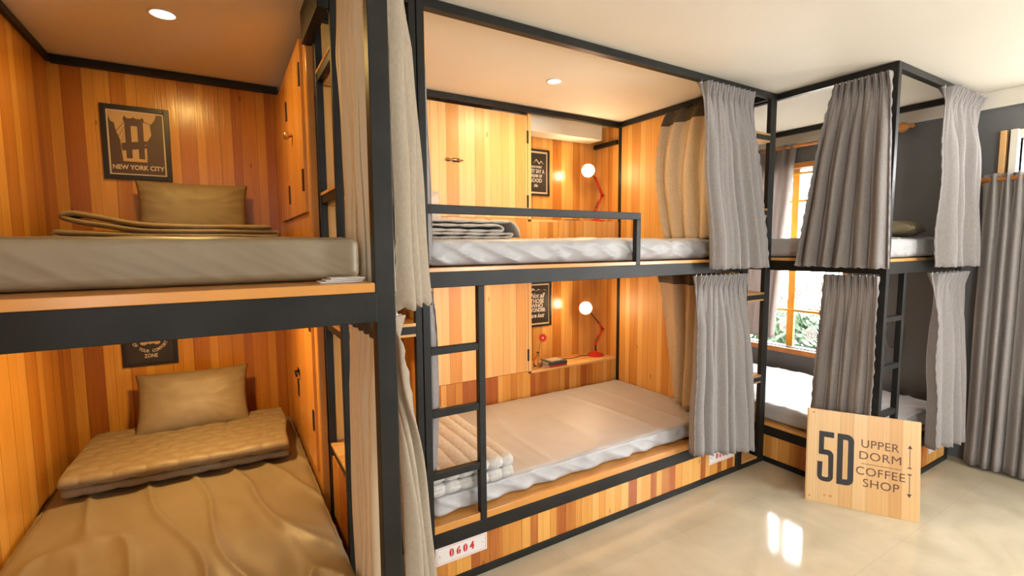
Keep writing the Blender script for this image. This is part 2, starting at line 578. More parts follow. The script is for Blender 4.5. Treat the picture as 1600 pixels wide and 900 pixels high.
def ring(bm, cy, cz, R, r=0.006, a0=0, a1=2 * PI, x=XW + 0.10, spiral=0.0):
    pts = []
    for i in range(61):
        t = i / 60
        a = a0 + (a1 - a0) * t
        rr = R * (1 - spiral * t)
        pts.append((x, cy + rr * math.cos(a), cz + rr * math.sin(a)))
    tube(bm, pts, r, 6)


for (cy, cz, R) in ((0.33, 1.06, 0.075), (0.20, 1.06, 0.075), (0.47, 1.0, 0.06), (0.33, 0.66, 0.055), (0.19, 0.66, 0.055), (0.56, 0.70, 0.06), (0.6, 1.2, 0.07), (0.33, 1.35, 0.07), (0.2, 1.35, 0.07)):
    bm = bmesh.new()
    ring(bm, cy + 0.02, cz, R, 0.006, 0.4, 0.4 + 5.5 * PI, spiral=0.85)
    obj('scroll', bm, M['white_iron'], gr, smooth=True)
bm = bmesh.new()
for a in range(8):
    t = a * PI / 4 + 0.2
    tube(bm, [(XW + 0.10, 0.265 + 0.015 * math.cos(t), 0.86 + 0.015 * math.sin(t)), (XW + 0.10, 0.265 + 0.12 * math.cos(t), 0.86 + 0.12 * math.sin(t))], [0.012, 0.004], 6)
obj('star', bm, M['white_iron'], gr, smooth=True)

# greenery outside
random.seed(4)


def bush(loc, r, label):
    t = thing('leafy_bush', label, 'bush', loc, 'bushes outside the window')
    bm = bmesh.new()
    for i in range(1500):
        v = Vector((random.gauss(0, 1), random.gauss(0, 1), random.gauss(0, 1))).normalized() * r * random.random() ** 0.4
        v = Vector(loc) + Vector((v.x, v.y, v.z * 0.9 + r))
        a = Vector((random.gauss(0, 1), random.gauss(0, 1), random.gauss(0, 1))).normalized()
        c = a.orthogonal().normalized()
        l, w = 0.085, 0.03
        bm.faces.new([bm.verts.new(p) for p in (v - a * l, v + c * w, v + a * l, v - c * w)])
    obj('foliage', bm, M['leaf'], t)
    bm = bmesh.new()
    tube(bm, [loc, (loc[0], loc[1], loc[2] + r * 1.2)], 0.03, 8)
    obj('stem', bm, M['bark'], t)


for i, (loc, r) in enumerate((((5.0, 1.45, -0.30), 0.58), ((6.2, 2.9, -0.5), 0.80), ((5.3, 0.25, -0.45), 0.45))):
    bush(loc, r, ['green bush outside the window nearest the yellow upright bar', 'green bush outside the window, farthest back behind the grille', 'low green bush outside the window by the curtain edge'][i])
bx('ground', (3.7, 14, -9, 12, -0.75, -0.7), M['wall_white'], bevel=0, kind='structure')


# ================================================================== BUNKS
MT = M['metal']
ZT0, ZT1 = 2.303, 2.339       # top rails
ZD0, ZD1, ZDT = 1.255, 1.317, 1.334
ZB0, ZB1, ZBT = 0.182, 0.242, 0.275

# ---- middle bunk (seen broadside)
A = thing('bunk_bed', 'black steel bunk bed seen broadside in the middle, ladder at its left end', 'bunk bed', (0, 0, 0), 'steel framed bunk beds')
for d in ((-0.030, 0, 0, 0.035), (2.0, 2.031, 0, 0.035), (1.947, 1.965, 0.985, 1.019), (-0.030, -0.002, 0.985, 1.019)):
    bx('post', (*d, 0, ZT1), MT, A, 0.002)
bx('top_rail', (0, 2.0, 0, 0.035, ZT0, ZT1), MT, A)
bx('top_rail', (0, 1.947, 0.985, 1.019, ZT0, ZT1), MT, A)
bx('top_rail', (1.925, 1.947, 0.035, 0.985, ZT0, ZT1), MT, A)
bx('deck_beam', (0, 2.0, 0, 0.035, ZD0, ZD1), MT, A)
bx('deck_board', (0, 1.946, 0.002, 1.0, ZD1, ZDT), M['ply'], A)
bx('base_beam', (0, 2.0, 0, 0.035, ZB0, ZB1), MT, A)
bx('deck_board', (0, 1.946, 0.004, 1.0, ZB1, ZBT), M['ply'], A)
bx('bottom_rail', (0, 2.0, 0, 0.035, 0, 0.033), MT, A)
bx('base_panel', (0, 2.0, 0.008, 0.024, 0.033, ZB0), M['kick_x'], A, 0)
bx('side_panel', (1.947, 1.966, 0.04, 0.985, 0.04, ZT0), M['wood_y'], A, 0)
bx('side_panel', (-0.028, -0.012, 0.04, 0.985, 0.04, ZT0), M['wood_y'], A, 0)
bx('guard_rail', [(0, 1.14, 0, 0.028, 1.546, 1.580), (1.110, 1.14, 0, 0.028, ZD1, 1.546)], MT, A, 0.002)
lad = bx('ladder_stile', (0.211, 0.241, 0, 0.03, ZB1, ZD0), MT, A, 0.002)
for zz in (1.003, 0.747, 0.488):
    bx('rung', (0, 0.211, 0.002, 0.028, zz - 0.016, zz + 0.014), MT, A, 0.002)

# ---- left bunk (seen end on)
LX0, LX1, LY0, LY1 = -1.36, -0.363, -0.70, 1.415
L = thing('bunk_bed', 'black steel bunk bed at the far left, bridge poster on its pine back wall', 'bunk bed', (LX0, LY0, 0), 'steel framed bunk beds')
for d in ((LX1 - 0.036, LX1 + 0.008, LY0, LY0 + 0.034), (LX0, LX0 + 0.03, LY0, LY0 + 0.034)):
    bx('post', (*d, 0, ZT1), MT, L, 0.002)
bx('top_rail', (LX0 + 0.03, LX1 - 0.034, LY0, LY0 + 0.034, ZT0, ZT1), MT, L)
bx('top_rail', (LX1 - 0.034, LX1, LY0 + 0.034, 0.0, ZT0, ZT1), MT, L)
bx('top_rail', (LX1 - 0.012, -0.337, 0.0, 0.358, 2.216, ZT1), MT, L)
bx('top_rail', (LX0 + 0.02, LX1 - 0.002, LY1 - 0.03, LY1, ZT0, ZT1), MT, L)
bx('top_rail', (LX0, LX0 + 0.02, LY0 + 0.034, LY1, ZT0 + 0.008, ZT1), MT, L)
bx('deck_beam', (LX0 + 0.03, LX1 - 0.034, LY0, LY0 + 0.034, ZD0 - 0.004, ZD1), MT, L)
bx('deck_beam', (LX1 - 0.044, LX1 - 0.022, LY0 + 0.034, 0.30, ZD0 + 0.01, ZD1), MT, L)
bx('deck_board', (LX0 + 0.012, LX1 - 0.036, LY0 + 0.002, LY1 - 0.02, ZD1, ZDT + 0.004), M['ply'], L)
bx('base_beam', (LX0 + 0.03, LX1 - 0.034, LY0, LY0 + 0.034, ZB0, ZB1), MT, L)
bx('base_beam', (LX1 - 0.034, LX1 - 0.004, LY0 + 0.034, 0.34, ZB0, ZB1), MT, L)
bx('deck_board', (LX0 + 0.012, LX1 - 0.005, LY0 + 0.002, LY1 - 0.02, ZB1, ZBT), M['ply'], L)
bx('bottom_rail', (LX0 + 0.03, LX1 - 0.034, LY0, LY0 + 0.034, 0, 0.033), MT, L)
bx('base_panel', (LX0 + 0.03, LX1 - 0.034, LY0 + 0.008, LY0 + 0.024, 0.033, ZB0), M['kick_x'], L, 0)
bx('base_panel', (LX1 - 0.02, LX1 - 0.006, LY0 + 0.034, 0.34, 0.03, ZB0), M['kick_y'], L, 0)
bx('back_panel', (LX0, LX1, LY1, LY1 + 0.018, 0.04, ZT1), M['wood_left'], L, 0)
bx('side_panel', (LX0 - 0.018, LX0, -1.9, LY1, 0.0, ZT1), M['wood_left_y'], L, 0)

# ---- corner bunk (right)
KX0, KX1, KY0, KY1 = 2.293, 3.339, -0.623, 1.42
K = thing('bunk_bed', 'black steel bunk bed in the window corner at the right, behind the wooden sign', 'bunk bed', (KX0, KY0, 0), 'steel framed bunk beds')
for d in ((KX0, KX0 + 0.034, KY0, KY0 + 0.034), (KX1 - 0.034, KX1, KY0, KY0 + 0.034), (KX1 - 0.034, KX1, KY1 - 0.034, KY1), (KX0, KX0 + 0.034, KY1 - 0.034, KY1)):
    bx('post', (*d, 0, ZT1), MT, K, 0.002)
bx('post', (KX0 - 0.034, KX0, 0.0, 0.034, 0, ZT1), MT, K, 0.002)
for y0, y1 in ((KY0, KY0 + 0.034), (KY1 - 0.034, KY1)):
    bx('top_rail', (KX0 + 0.034, KX1 - 0.034, y0, y1, ZT0, ZT1), MT, K)
for x0, x1 in ((KX0, KX0 + 0.034), (KX1 - 0.034, KX1)):
    bx('top_rail', (x0, x1, KY0 + 0.034, KY1 - 0.034, ZT0, ZT1), MT, K)
    bx('deck_beam', (x0, x1, KY0 + 0.034, KY1 - 0.034, ZD0, ZD1), MT, K)
    bx('base_beam', (x0, x1, KY0 + 0.034, KY1 - 0.034, ZB0, ZB1), MT, K)
bx('deck_beam', (KX0 + 0.034, KX1 - 0.034, KY0, KY0 + 0.034, ZD0, ZD1), MT, K)
bx('base_beam', (KX0 + 0.034, KX1 - 0.034, KY0, KY0 + 0.034, ZB0, ZB1), MT, K)
bx('deck_board', (KX0 + 0.002, KX1 - 0.002, KY0 + 0.036, KY1 - 0.036, ZD1, ZDT), M['ply_y'], K)
bx('deck_board', (KX0 + 0.002, KX1 - 0.002, KY0 + 0.036, KY1 - 0.036, ZB1, ZB1 + 0.02), M['ply_y'], K)
bx('bottom_rail', (KX0, KX0 + 0.03, KY0 + 0.034, KY1 - 0.034, 0, 0.033), MT, K)
bx('bottom_rail', (KX0 + 0.034, KX1 - 0.034, KY0, KY0 + 0.03, 0, 0.033), MT, K)
bx('base_panel', (KX0 + 0.008, KX0 + 0.024, KY0 + 0.034, KY1 - 0.036, 0.033, ZB0), M['kick_y'], K, 0)
bx('base_panel', (KX0 + 0.034, KX1 - 0.034, KY0 + 0.008, KY0 + 0.024, 0.033, ZB0), M['kick_x'], K, 0)
bx('ladder_stile', (2.515, 2.548, KY0 + 0.001, KY0 + 0.03, ZB1, ZD0), MT, K, 0.002)
for zz in (1.009, 0.742, 0.480):
    bx('rung', (KX0 + 0.034, 2.515, KY0 + 0.003, KY0 + 0.028, zz - 0.015, zz + 0.015), MT, K, 0.002)


# ================================================================== STEP UNITS between bunks
def step_unit(x0, x1, label, lower_box, tops, cap, d=0.33):
    t = thing('step_shelf', label, 'step shelf', ((x0 + x1) / 2, d / 2, 0), 'stepped shelf towers between the bunks')
    p = 0.026
    for (a, b_) in ((x0, 0.0), (x1 - p, 0.0), (x0, d - p), (x1 - p, d - p)):
        bx('post', (a, a + p, b_, b_ + p, 0, ZT1), MT, t, 0.002)
    bx('top_rail', [(x0 + p, x1 - p, 0, p, ZT0, ZT1), (x0 + p, x1 - p, d - p, d, ZT0, ZT1), (x0, x0 + p, p, d - p, ZT0, ZT1), (x1 - p, x1, p, d - p, ZT0, ZT1)], MT, t)
    for zz in tops:
        s = bx('step', (x0 + 0.001, x1 - 0.001, 0.001 + p, d - p, zz - 0.012, zz), M['tread'], t, 0.001)
        bx('nosing', (x0 + p, x1 - p, -0.002, p + 0.001, zz - 0.012, zz), M['tread'], s, 0.001)
        bx('step_frame', [(x0 + p, x1 - p, 0, p * 0.7, zz - 0.042, zz - 0.012), (x0 + 0.004, x0 + 0.018, p, d - p, zz - 0.042, zz - 0.012), (x1 - 0.018, x1 - 0.004, p, d - p, zz - 0.042, zz - 0.012)], MT, s, 0.001)
        bx('soffit', (x0 + p, x1 - p, 0.0, d - p, zz - 0.052, zz - 0.042), M['tread'], s, 0.001)
    bx('bottom_rail', (x0 + p, x1 - p, 0, p, 0, 0.03), MT, t)
    if lower_box:
        bx('side_panel', (x0 + 0.004, x0 + 0.018, p, d - p, 0.03, tops[-1] - 0.055), M['kick_y'], t, 0)
        bx('back_panel', (x0 + 0.006, x1 - 0.006, d + 0.001, d + 0.012, 0.03, ZT0), M['wood_x'], t, 0)
    else:
        bx('floor_board', (x0 + p, x1 - p, 0.004, d - p, 0.03, 0.042), M['tread'], t, 0.001)
    return t


step_unit(-0.335, -0.034, 'narrow black steel and pine step tower between the left bunk and the middle bunk', True, (2.108, 1.635, 1.124, 0.600), True)
R_ = step_unit(2.033, 2.258, 'narrow black steel and pine step tower between the middle bunk and the corner bunk', False, (2.093, 1.640, 1.116, 0.586), True, 0.30)
bx('side_panel', (2.035, 2.041, 0.03, 0.27, 0.04, 1.25), M['wood_y'], R_, 0)
bx('base_panel', (2.06, 2.257, 0.285, 0.292, 0.04, 0.30), M['kick_x'], R_, 0)


# ================================================================== CLOSETS of the middle bunk
def bolt(parent, x, y, z):
    bm = bmesh.new()
    box(bm, x - 0.012, x + 0.035, y - 0.003, y, z - 0.012, z + 0.012)
    box(bm, x - 0.055, x - 0.03, y - 0.003, y, z - 0.010, z + 0.010)
    o = obj('bolt_plate', bm, M['iron'], parent, bevel=0.001)
    bm = bmesh.new()
    tube(bm, [(x - 0.06, y - 0.010, z), (x + 0.055, y - 0.010, z)], 0.005, 10)
    tube(bm, [(x + 0.02, y - 0.010, z), (x + 0.02, y - 0.028, z + 0.004)], [0.004, 0.006], 8)
    obj('bolt', bm, M['brass'], o, smooth=True)


YD = 1.019
for lvl, (z0, z1, zl) in enumerate(((1.34, CZ - 0.002, 1.600), (ZBT, ZD0 + 0.05, 0.536))):
    t = thing('built_in_closet', ['pale pine boarded closet with lamp niche behind the upper middle berth', 'pale pine boarded closet with lamp niche behind the lower middle berth'][lvl], 'closet', (0.97, YD, z0), 'closets behind the middle bunk')
    dt = (ZT0 if lvl == 0 else z1) - 0.012
    dr = bx('door', (0.02, 1.118, YD + 0.003, YD + 0.022, zl + 0.003, dt), M['door_x'], t, 0.001)
    if lvl == 1:
        bx('door_edge', (0.418, 0.421, YD, YD + 0.004, zl + 0.014, dt), M['iron'], dr, 0)
    bx('jamb', (1.122, 1.148, YD + 0.001, YD + 0.25, zl, z1), M['door_x'], t, 0.001)
    for hz in ((2.15, 1.72) if lvl == 0 else (1.205, 0.655)):
        bx('hinge', (1.113, 1.125, YD - 0.004, YD + 0.003, hz - 0.042, hz + 0.042), M['iron'], t, 0.001)
    if lvl == 0:
        bolt(dr, 0.577, YD + 0.003, 1.952)
    bx('fascia', [(0.0, 1.946, YD + 0.0006, YD + 0.016, z0, zl - 0.016), (0.0, 1.120, YD + 0.001, YD + 0.016, zl - 0.016, zl + 0.001)], M['kick_x'] if lvl else M['wood_x'], t, 0)
    bx('ledge', (1.148, 1.946, YD + 0.0006, 1.279, zl - 0.016, zl), M['tread'], t, 0.001)
    bx('back_panel', (0.0, 1.947, 1.280, 1.296, z0, z1), M['wood_x'], t, 0)
    bx('side_panel', (1.948, 1.966, YD + 0.001, 1.279, z0, z1), M['wood_y'], t, 0)
    if lvl == 0:
        bx('side_rail', (1.920, 1.946, YD + 0.001, 1.278, 2.186, 2.218), MT, t, 0.002)
        bx('front_step', (1.375, 1.946, YD - 0.012, YD - 0.001, z0 + 0.02, zl - 0.001), M['door_x'], t, 0.001)

# closets of the left bunk: doors face the berth (towards -x)
XC = LX1
for lvl, (z0, z1, zl) in enumerate(((1.34, ZT0 - 0.03, 1.566), (ZBT, ZD0 + 0.05, 0.44))):
    t = thing('built_in_closet', ['amber pine closet with round knob beside the upper left berth', 'amber pine closet with small latch beside the lower left berth'][lvl], 'closet', (XC, 0.88, z0), 'closets beside the left bunk')
    bx('frame', [(XC, XC + 0.018, 0.36, 0.43, z0, z1), (XC, XC + 0.018, 1.33, 1.412, z0, z1), (XC, XC + 0.018, 0.43, 1.33, z0, zl - 0.003), (XC + 0.001, -0.336, 0.352, 0.362, z0, min(z1, 2.214))], M['door_y'], t, 0.001)
    for k, (y0, y1) in enumerate(((0.433, 0.86), (0.865, 1.328))):
        d = bx('door', (XC - 0.012, XC + 0.012, y0, y1, zl, z1 - 0.004), M['door_y'], t, 0.0015)
        hy = 0.437 if k == 0 else 0.905
        hs = ((2.13, 1.70), (2.09, 1.68))[k] if lvl == 0 else ((0.66, 1.1), (0.69, 1.08))[k]
        for hz in hs:
            bx('hinge', (XC - 0.017, XC - 0.010, hy, hy + 0.028, hz - 0.045, hz + 0.045), M['iron'], d, 0.001)
        if k == 0 and lvl == 0:
            bm = bmesh.new()
            lathe(bm, [(0.006, 0), (0.006, 0.012), (0.018, 0.018), (0.02, 0.03), (0.012, 0.038), (0.001, 0.04)], (XC - 0.012, 0.746, 1.938), (-1, 0, 0), 16)
            obj('knob', bm, M['brass'], d, smooth=True)
        if k == 1 and lvl == 1:
            bm = bmesh.new()
            tube(bm, [(XC - 0.012, 0.90, 0.78), (XC - 0.03, 0.89, 0.785), (XC - 0.03, 0.84, 0.77)], 0.006, 8)
            box(bm, XC - 0.016, XC - 0.011, 0.86, 0.93, 0.765, 0.795)
            obj('latch', bm, M['iron'], d)


# ================================================================== BEDDING
def mattress(name, dims, mat, label, group, seed=0, cuts=60, r=0.035, wr=0.006, side_wr=0.010, cat='mattress', angle=0.5, freq=5.0, ruffle=False):
    x0, x1, y0, y1, z0, z1 = dims
    bm = bmesh.new()
    bmesh.ops.create_cube(bm, size=1.0)
    bmesh.ops.subdivide_edges(bm, edges=bm.edges, cuts=cuts, use_grid_fill=True)
    c = Vector(((x0 + x1) / 2, (y0 + y1) / 2, (z0 + z1) / 2))
    hx, hy, hz = (x1 - x0) / 2, (y1 - y0) / 2, (z1 - z0) / 2
    ca, sa = math.cos(angle), math.sin(angle)
    for v in bm.verts:
        # sample positions denser near the edges
        q = [v.co.x * 2, v.co.y * 2, v.co.z * 2]
        p = Vector((q[0] * hx, q[1] * hy, q[2] * hz))
        rr = min(r, hz * 0.95)
        inner = Vector((max(-hx + rr, min(hx - rr, p.x)), max(-hy + rr, min(hy - rr, p.y)), max(-hz + rr, min(hz - rr, p.z))))
        d = p - inner
        if d.length > 1e-6:
            n_ = d.normalized()
            p = inner + n_ * rr
        else:
            n_ = Vector((0, 0, 1))
        X, Y = p.x + seed, p.y + seed * 2
        u_, w_ = X * ca + Y * sa, -X * sa + Y * ca
        if q[2] > 0.98 or n_.z > 0.75:
            a = (1 - abs(nz(u_ * freq, w_ * freq * 0.22, seed))) ** 11 * 1.1 + 0.35 * nz(u_ * freq * 2.2, w_ * freq * 0.8, seed + 3)
            p.z += wr * (a - 0.3)
            p.z -= 0.004 * (1 - min(1, (hy - abs(p.y)) / 0.1))
        else:
            h = (p.z + hz) / (2 * hz)
            s_ = X if abs(n_.y) > abs(n_.x) else Y
            a = (1 - abs(nz((s_ + (p.z) * 1.8) * freq * 1.6, p.z * 3, seed + 5))) ** 5 + 0.5 * nz(s_ * freq * 3.1 - p.z * 25, p.z * 6, seed + 9)
            out = side_wr * (a - 0.35) * (1.15 - 0.6 * h)
            if ruffle:
                out += 0.006 * math.sin(s_ * 230) * max(0, 1 - abs(h - 0.80) * 5) + 0.006 * max(0, 1 - abs(h - 0.9) * 6)
                out += 0.010 * (1 - h) * (1 + math.sin(s_ * 31 + 3 * nz(s_ * 4, 0, seed)))
            p.x += n_.x * out * 0.4
            p.y += n_.y * out * (1.0 if n_.y < 0 else 0.3)
            if h < 0.3:
                p.z += 0.006 * (1 + nz(s_ * 9, 0, seed)) * (0.3 - h)
        v.co = p + c
    o = obj(name, bm, mat, None, smooth=True)
    recentre(o, (c.x, c.y, z0))
    return tag(o, label, cat, group)


G = 'sheeted mattresses on the bunks'
mattress('mattress', (-1.35, -0.402, -0.585, 1.405, 1.338, 1.442), M['sheet_warm_lit'], 'warm-lit taupe sheeted mattress on the upper left berth', G, 1.0, 100, 0.022, 0.002, 0.0018, freq=9)
mattress('mattress', (-1.352, -0.372, -0.655, 1.405, ZBT, 0.405), M['sheet_warm_lit'], 'wrinkled warm-lit taupe sheeted mattress on the lower left berth', G, 2.0, 130, 0.04, 0.018, 0.012, angle=0.22, freq=6.5)
mattress('mattress', (0.012, 1.932, 0.045, 1.000, 1.336, 1.452), M['sheet_grey'], 'pale grey sheeted mattress on the upper middle berth behind the guard rail', G, 3.0, 110, 0.04, 0.009, 0.020, freq=4)
mattress('mattress', (0.012, 1.932, 0.060, 1.000, ZBT + 0.001, 0.372), M['sheet_grey'], 'pale grey sheeted mattress on the lower middle berth with gathered front edge', G, 4.0, 130, 0.03, 0.006, 0.012, angle=0.15, freq=4, ruffle=True)
mattress('mattress', (2.335, 3.325, -0.58, 1.37, 1.336, 1.452), M['sheet_grey'], 'pale grey sheeted mattress on the upper corner berth by the window', G, 5.0, 60, 0.03, 0.007, 0.008)
mattress('mattress', (2.335, 3.325, -0.58, 1.37, 0.263, 0.372), M['sheet_grey'], 'pale grey sheeted mattress on the lower corner berth under the window sill', G, 6.0, 90, 0.03, 0.010, 0.008, angle=1.3, freq=6)


def pillow(name, w, h, t, centre, lean, yaw, roll, mat, label, seed=0, group='taupe pillows'):
    bm = bmesh.new()
    n = 44
    Mx = Matrix.Translation(centre) @ Matrix.Rotation(yaw, 4, 'Z') @ Matrix.Rotation(lean, 4, 'X') @ Matrix.Rotation(roll, 4, 'Z')
    for sgn in (1, -1):
        P = []
        for i in range(n + 1):
            row = []
            for j in range(n + 1):
                a, b_ = -1 + 2 * i / n, -1 + 2 * j / n
                a = math.sin(a * PI / 2) * 0.35 + a * 0.65
                b_ = math.sin(b_ * PI / 2) * 0.35 + b_ * 0.65
                th = (max(0, 1 - abs(a) ** 3.0) ** 0.55) * (max(0, 1 - abs(b_) ** 3.0) ** 0.55)
                pin = 0.075
                x = a * w / 2 * (1 - pin * (1 - abs(b_) ** 2) * abs(a) ** 4 * 0.9)
                y = b_ * h / 2 * (1 - pin * (1 - abs(a) ** 2) * abs(b_) ** 4 * 0.9)
                cr = (abs(a) ** 2 + abs(b_) ** 2) / 2
                wrk = 0.020 * cr * (1 - abs(nz(math.atan2(b_, a) * 4 + seed, (abs(a) + abs(b_)) * 0.7, seed))) ** 3
                wrk += 0.003 * nz(a * 4 + seed, b_ * 4, seed)
                z = sgn * (t / 2 * th + wrk * th ** 0.5)
                row.append(Mx @ Vector((x, y, z)))
            P.append(row)
        grid(bm, P)
    bmesh.ops.remove_doubles(bm, verts=bm.verts, dist=0.0004)
    o = obj(name, bm, mat, None, smooth=True)
    recentre(o, centre)
    return tag(o, label, 'pillow', group)


pillow('pillow', 0.50, 0.335, 0.13, (-0.795, 1.30, 1.600), math.radians(76), 0, 0.0, M['pillow'], 'taupe satin pillow propped under the bridge poster on the upper left berth', 1)
pillow('pillow', 0.50, 0.325, 0.13, (-0.845, 1.19, 0.632), math.radians(62), -0.03, 0.0, M['pillow'], 'taupe satin pillow propped on the folded quilt of the lower left berth', 2)
pillow('pillow', 0.42, 0.30, 0.12, (0.24, 0.93, 1.60), math.radians(78), 0, 0.0, M['sheet_grey'], 'pale grey pillow behind the folded quilt on the upper middle berth', 3)
pillow('pillow', 0.46, 0.34, 0.10, (2.95, -0.36, 1.508), 0.0, 0, 0.2, M['pillow'], 'taupe pillow lying at the near end of the upper corner berth', 5)


def smooth_path(pts, n):
    """Catmull-Rom through pts, resampled to n points"""
    pts = [Vector(p) for p in pts]
    P = [pts[0] * 2 - pts[1]] + pts + [pts[-1] * 2 - pts[-2]]
    out = []
    for i in range(1, len(P) - 2):
        for k in range(16):
            t = k / 16
            p0, p1, p2, p3 = P[i - 1], P[i], P[i + 1], P[i + 2]
            out.append(0.5 * ((2 * p1) + (p2 - p0) * t + (2 * p0 - 5 * p1 + 4 * p2 - p3) * t * t + (3 * p1 - p0 - 3 * p2 + p3) * t ** 3))
    out.append(pts[-1])
    L_ = [0]
    for a, b_ in zip(out, out[1:]):
        L_.append(L_[-1] + (b_ - a).length)
    res = []
    j = 0
    for i in range(n):
        s = L_[-1] * i / (n - 1)
        while j < len(L_) - 2 and L_[j + 1] < s:
            j += 1
        t = (s - L_[j]) / max(1e-9, L_[j + 1] - L_[j])
        res.append(out[j].lerp(out[j + 1], min(1, t)))
    return res, L_[-1]


def quilt(path, b0, b1, th, axis, mat, label, n=260, mcount=60, sp_s=0.0, sp_b=0.0, seed=0.0, rot=0.0, wob=0.004, group='folded quilts', brick=False):
    """folded quilt: a thick padded sheet following `path` (a, z), extruded from b0 to b1.
    axis 'X': a is x and b is y;  axis 'Y': a is y and b is x"""
    pts, LL = smooth_path([(a, z) for a, z in path], n)
    bm = bmesh.new()
    ups, dns = [], []
    for j in range(mcount + 1):
        b_ = b0 + (b1 - b0) * j / mcount
        up_, dn_ = [], []
        for i, p in enumerate(pts):
            t = (pts[min(i + 1, n - 1)] - pts[max(i - 1, 0)]).normalized()
            nn = Vector((-t.y, t.x))
            s = LL * i / (n - 1)
            f = 1.0
            if sp_s:
                f *= abs(math.sin(PI * s / sp_s)) ** 0.45
            if sp_b:
                off = (0.5 * sp_b * (int(s / sp_s) % 2)) if (brick and sp_s) else 0
                f *= abs(math.sin(PI * (b_ + off) / sp_b)) ** 0.45
            e = min(1, (min(i, n - 1 - i) / 5.0)) ** 0.5 * min(1, (min(j, mcount - j) + 0.3) / 2.0) ** 0.5
            hh = th / 2 * (0.35 + 0.65 * f) * max(0.12, e)
            w = wob * nz(s * 6 + seed, b_ * 7, seed)
            q = p + nn * w
            q2 = Vector((q.x + 0.010 * nz(seed, b_ * 5, s * 1.3), q.y))
            bb = b_ + 0.010 * nz(s * 4, seed, j * 0.02) * (1 if j in (0, 1, mcount, mcount - 1) else 0.8)
            for lst, sg in ((up_, 1), (dn_, -1)):
                c = q2 + nn * hh * sg
                lst.append(Vector((c.x, bb, c.y)) if axis == 'X' else Vector((bb, c.x, c.y)))
        ups.append(up_)
        dns.append(dn_)
    U = grid(bm, ups)
    D = grid(bm, dns)
    for i in range(n - 1):
        bm.faces.new((U[0][i], U[0][i + 1], D[0][i + 1], D[0][i]))
        bm.faces.new((U[-1][i], U[-1][i + 1], D[-1][i + 1], D[-1][i]))
    for j in range(mcount):
        bm.faces.new((U[j][0], U[j + 1][0], D[j + 1][0], D[j][0]))
        bm.faces.new((U[j][-1], U[j + 1][-1], D[j + 1][-1], D[j][-1]))
    o = obj('folded_quilt', bm, mat, None, smooth=True)
    c = sum((Vector(v.co) for v in o.data.vertices), Vector()) / len(o.data.vertices)
    c.z = min(v.co.z for v in o.data.vertices)
    recentre(o, c)
    if rot:
        o.rotation_euler = (0, 0, rot)
    return tag(o, label, 'quilt', group)


z = 1.452
quilt([(0.11, z + .073), (0.40, z + .073), (0.555, z + .076), (0.600, z + .068), (0.610, z + .052), (0.585, z + .046), (0.40, z + .048), (0.14, z + .049), (0.10, z + .042), (0.13, z + .032), (0.40, z + .030),
       (0.64, z + .031), (0.655, z + .022), (0.62, z + .0115), (0.40, z + .011), (0.10, z + .011), (0.075, z + .02), (0.072, z + .07), (0.10, z + .095), (0.40, z + .094), (0.62, z + .096), (0.668, z + .090), (0.700, z + .055), (0.712, z + .012)],
      0.47, 0.86, 0.019, 'X', M['quilt_grey'], 'grey folded quilt with rolled end on the upper middle berth', n=420, mcount=40, sp_s=0.12, seed=1, wob=0.003)
z = 1.442
quilt([(-0.44, z + .012), (-0.8, z + .012), (-1.18, z + .014), (-1.255, z + .020), (-1.285, z + .038), (-1.25, z + .046), (-1.0, z + .036), (-0.7, z + .034), (-0.46, z + .034), (-0.435, z + .044), (-0.46, z + .056),
       (-0.7, z + .056), (-0.98, z + .058), (-1.12, z + .078), (-1.23, z + .098), (-1.262, z + .115), (-1.225, z + .128), (-1.14, z + .112), (-1.0, z + .084), (-0.75, z + .078), (-0.46, z + .078)],
      0.96, 1.20, 0.024, 'X', M['quilt_taupe'], 'thin taupe quilt folded in layers with curled left end on the upper left berth', n=420, mcount=30, seed=2, wob=0.004)
z = 0.412
quilt([(1.22, z + .013), (0.95, z + .013), (0.76, z + .012), (0.735, z + .022), (0.76, z + .034), (0.95, z + .035), (1.20, z + .035), (1.225, z + .045), (1.20, z + .056), (0.95, z + .058), (0.755, z + .056), (0.71, z + .060), (0.705, z + .082), (0.76, z + .093), (0.95, z + .095), (1.24, z + .095)],
      -1.275, -0.445, 0.024, 'Y', M['quilt_taupe'], 'taupe quilt folded with stitched brick pattern across the head of the lower left berth', n=420, mcount=160, sp_s=0.055, sp_b=0.11, seed=3, rot=-0.05, brick=True)
z = 0.376
quilt([(0.78, z + .014), (0.45, z + .014), (0.08, z + .014), (0.058, z + .026), (0.085, z + .038), (0.45, z + .040), (0.79, z + .040), (0.81, z + .052), (0.79, z + .064), (0.45, z + .066), (0.09, z + .064), (0.055, z + .072), (0.08, z + .092), (0.45, z + .094), (0.83, z + .092)],
      0.005, 0.40, 0.028, 'Y', M['quilt_grey'], 'thick grey channel-stitched quilt folded behind the ladder on the lower middle berth', n=420, mcount=110, sp_b=0.068, sp_s=0.0, seed=4, wob=0.008)


# ================================================================== CURTAINS
def path_at(path, u):
    n = len(path) - 1
    x = u * n
    i = min(n - 1, int(x))
    t = x - i
    return Vector(path[i]).lerp(Vector(path[i + 1]), t)


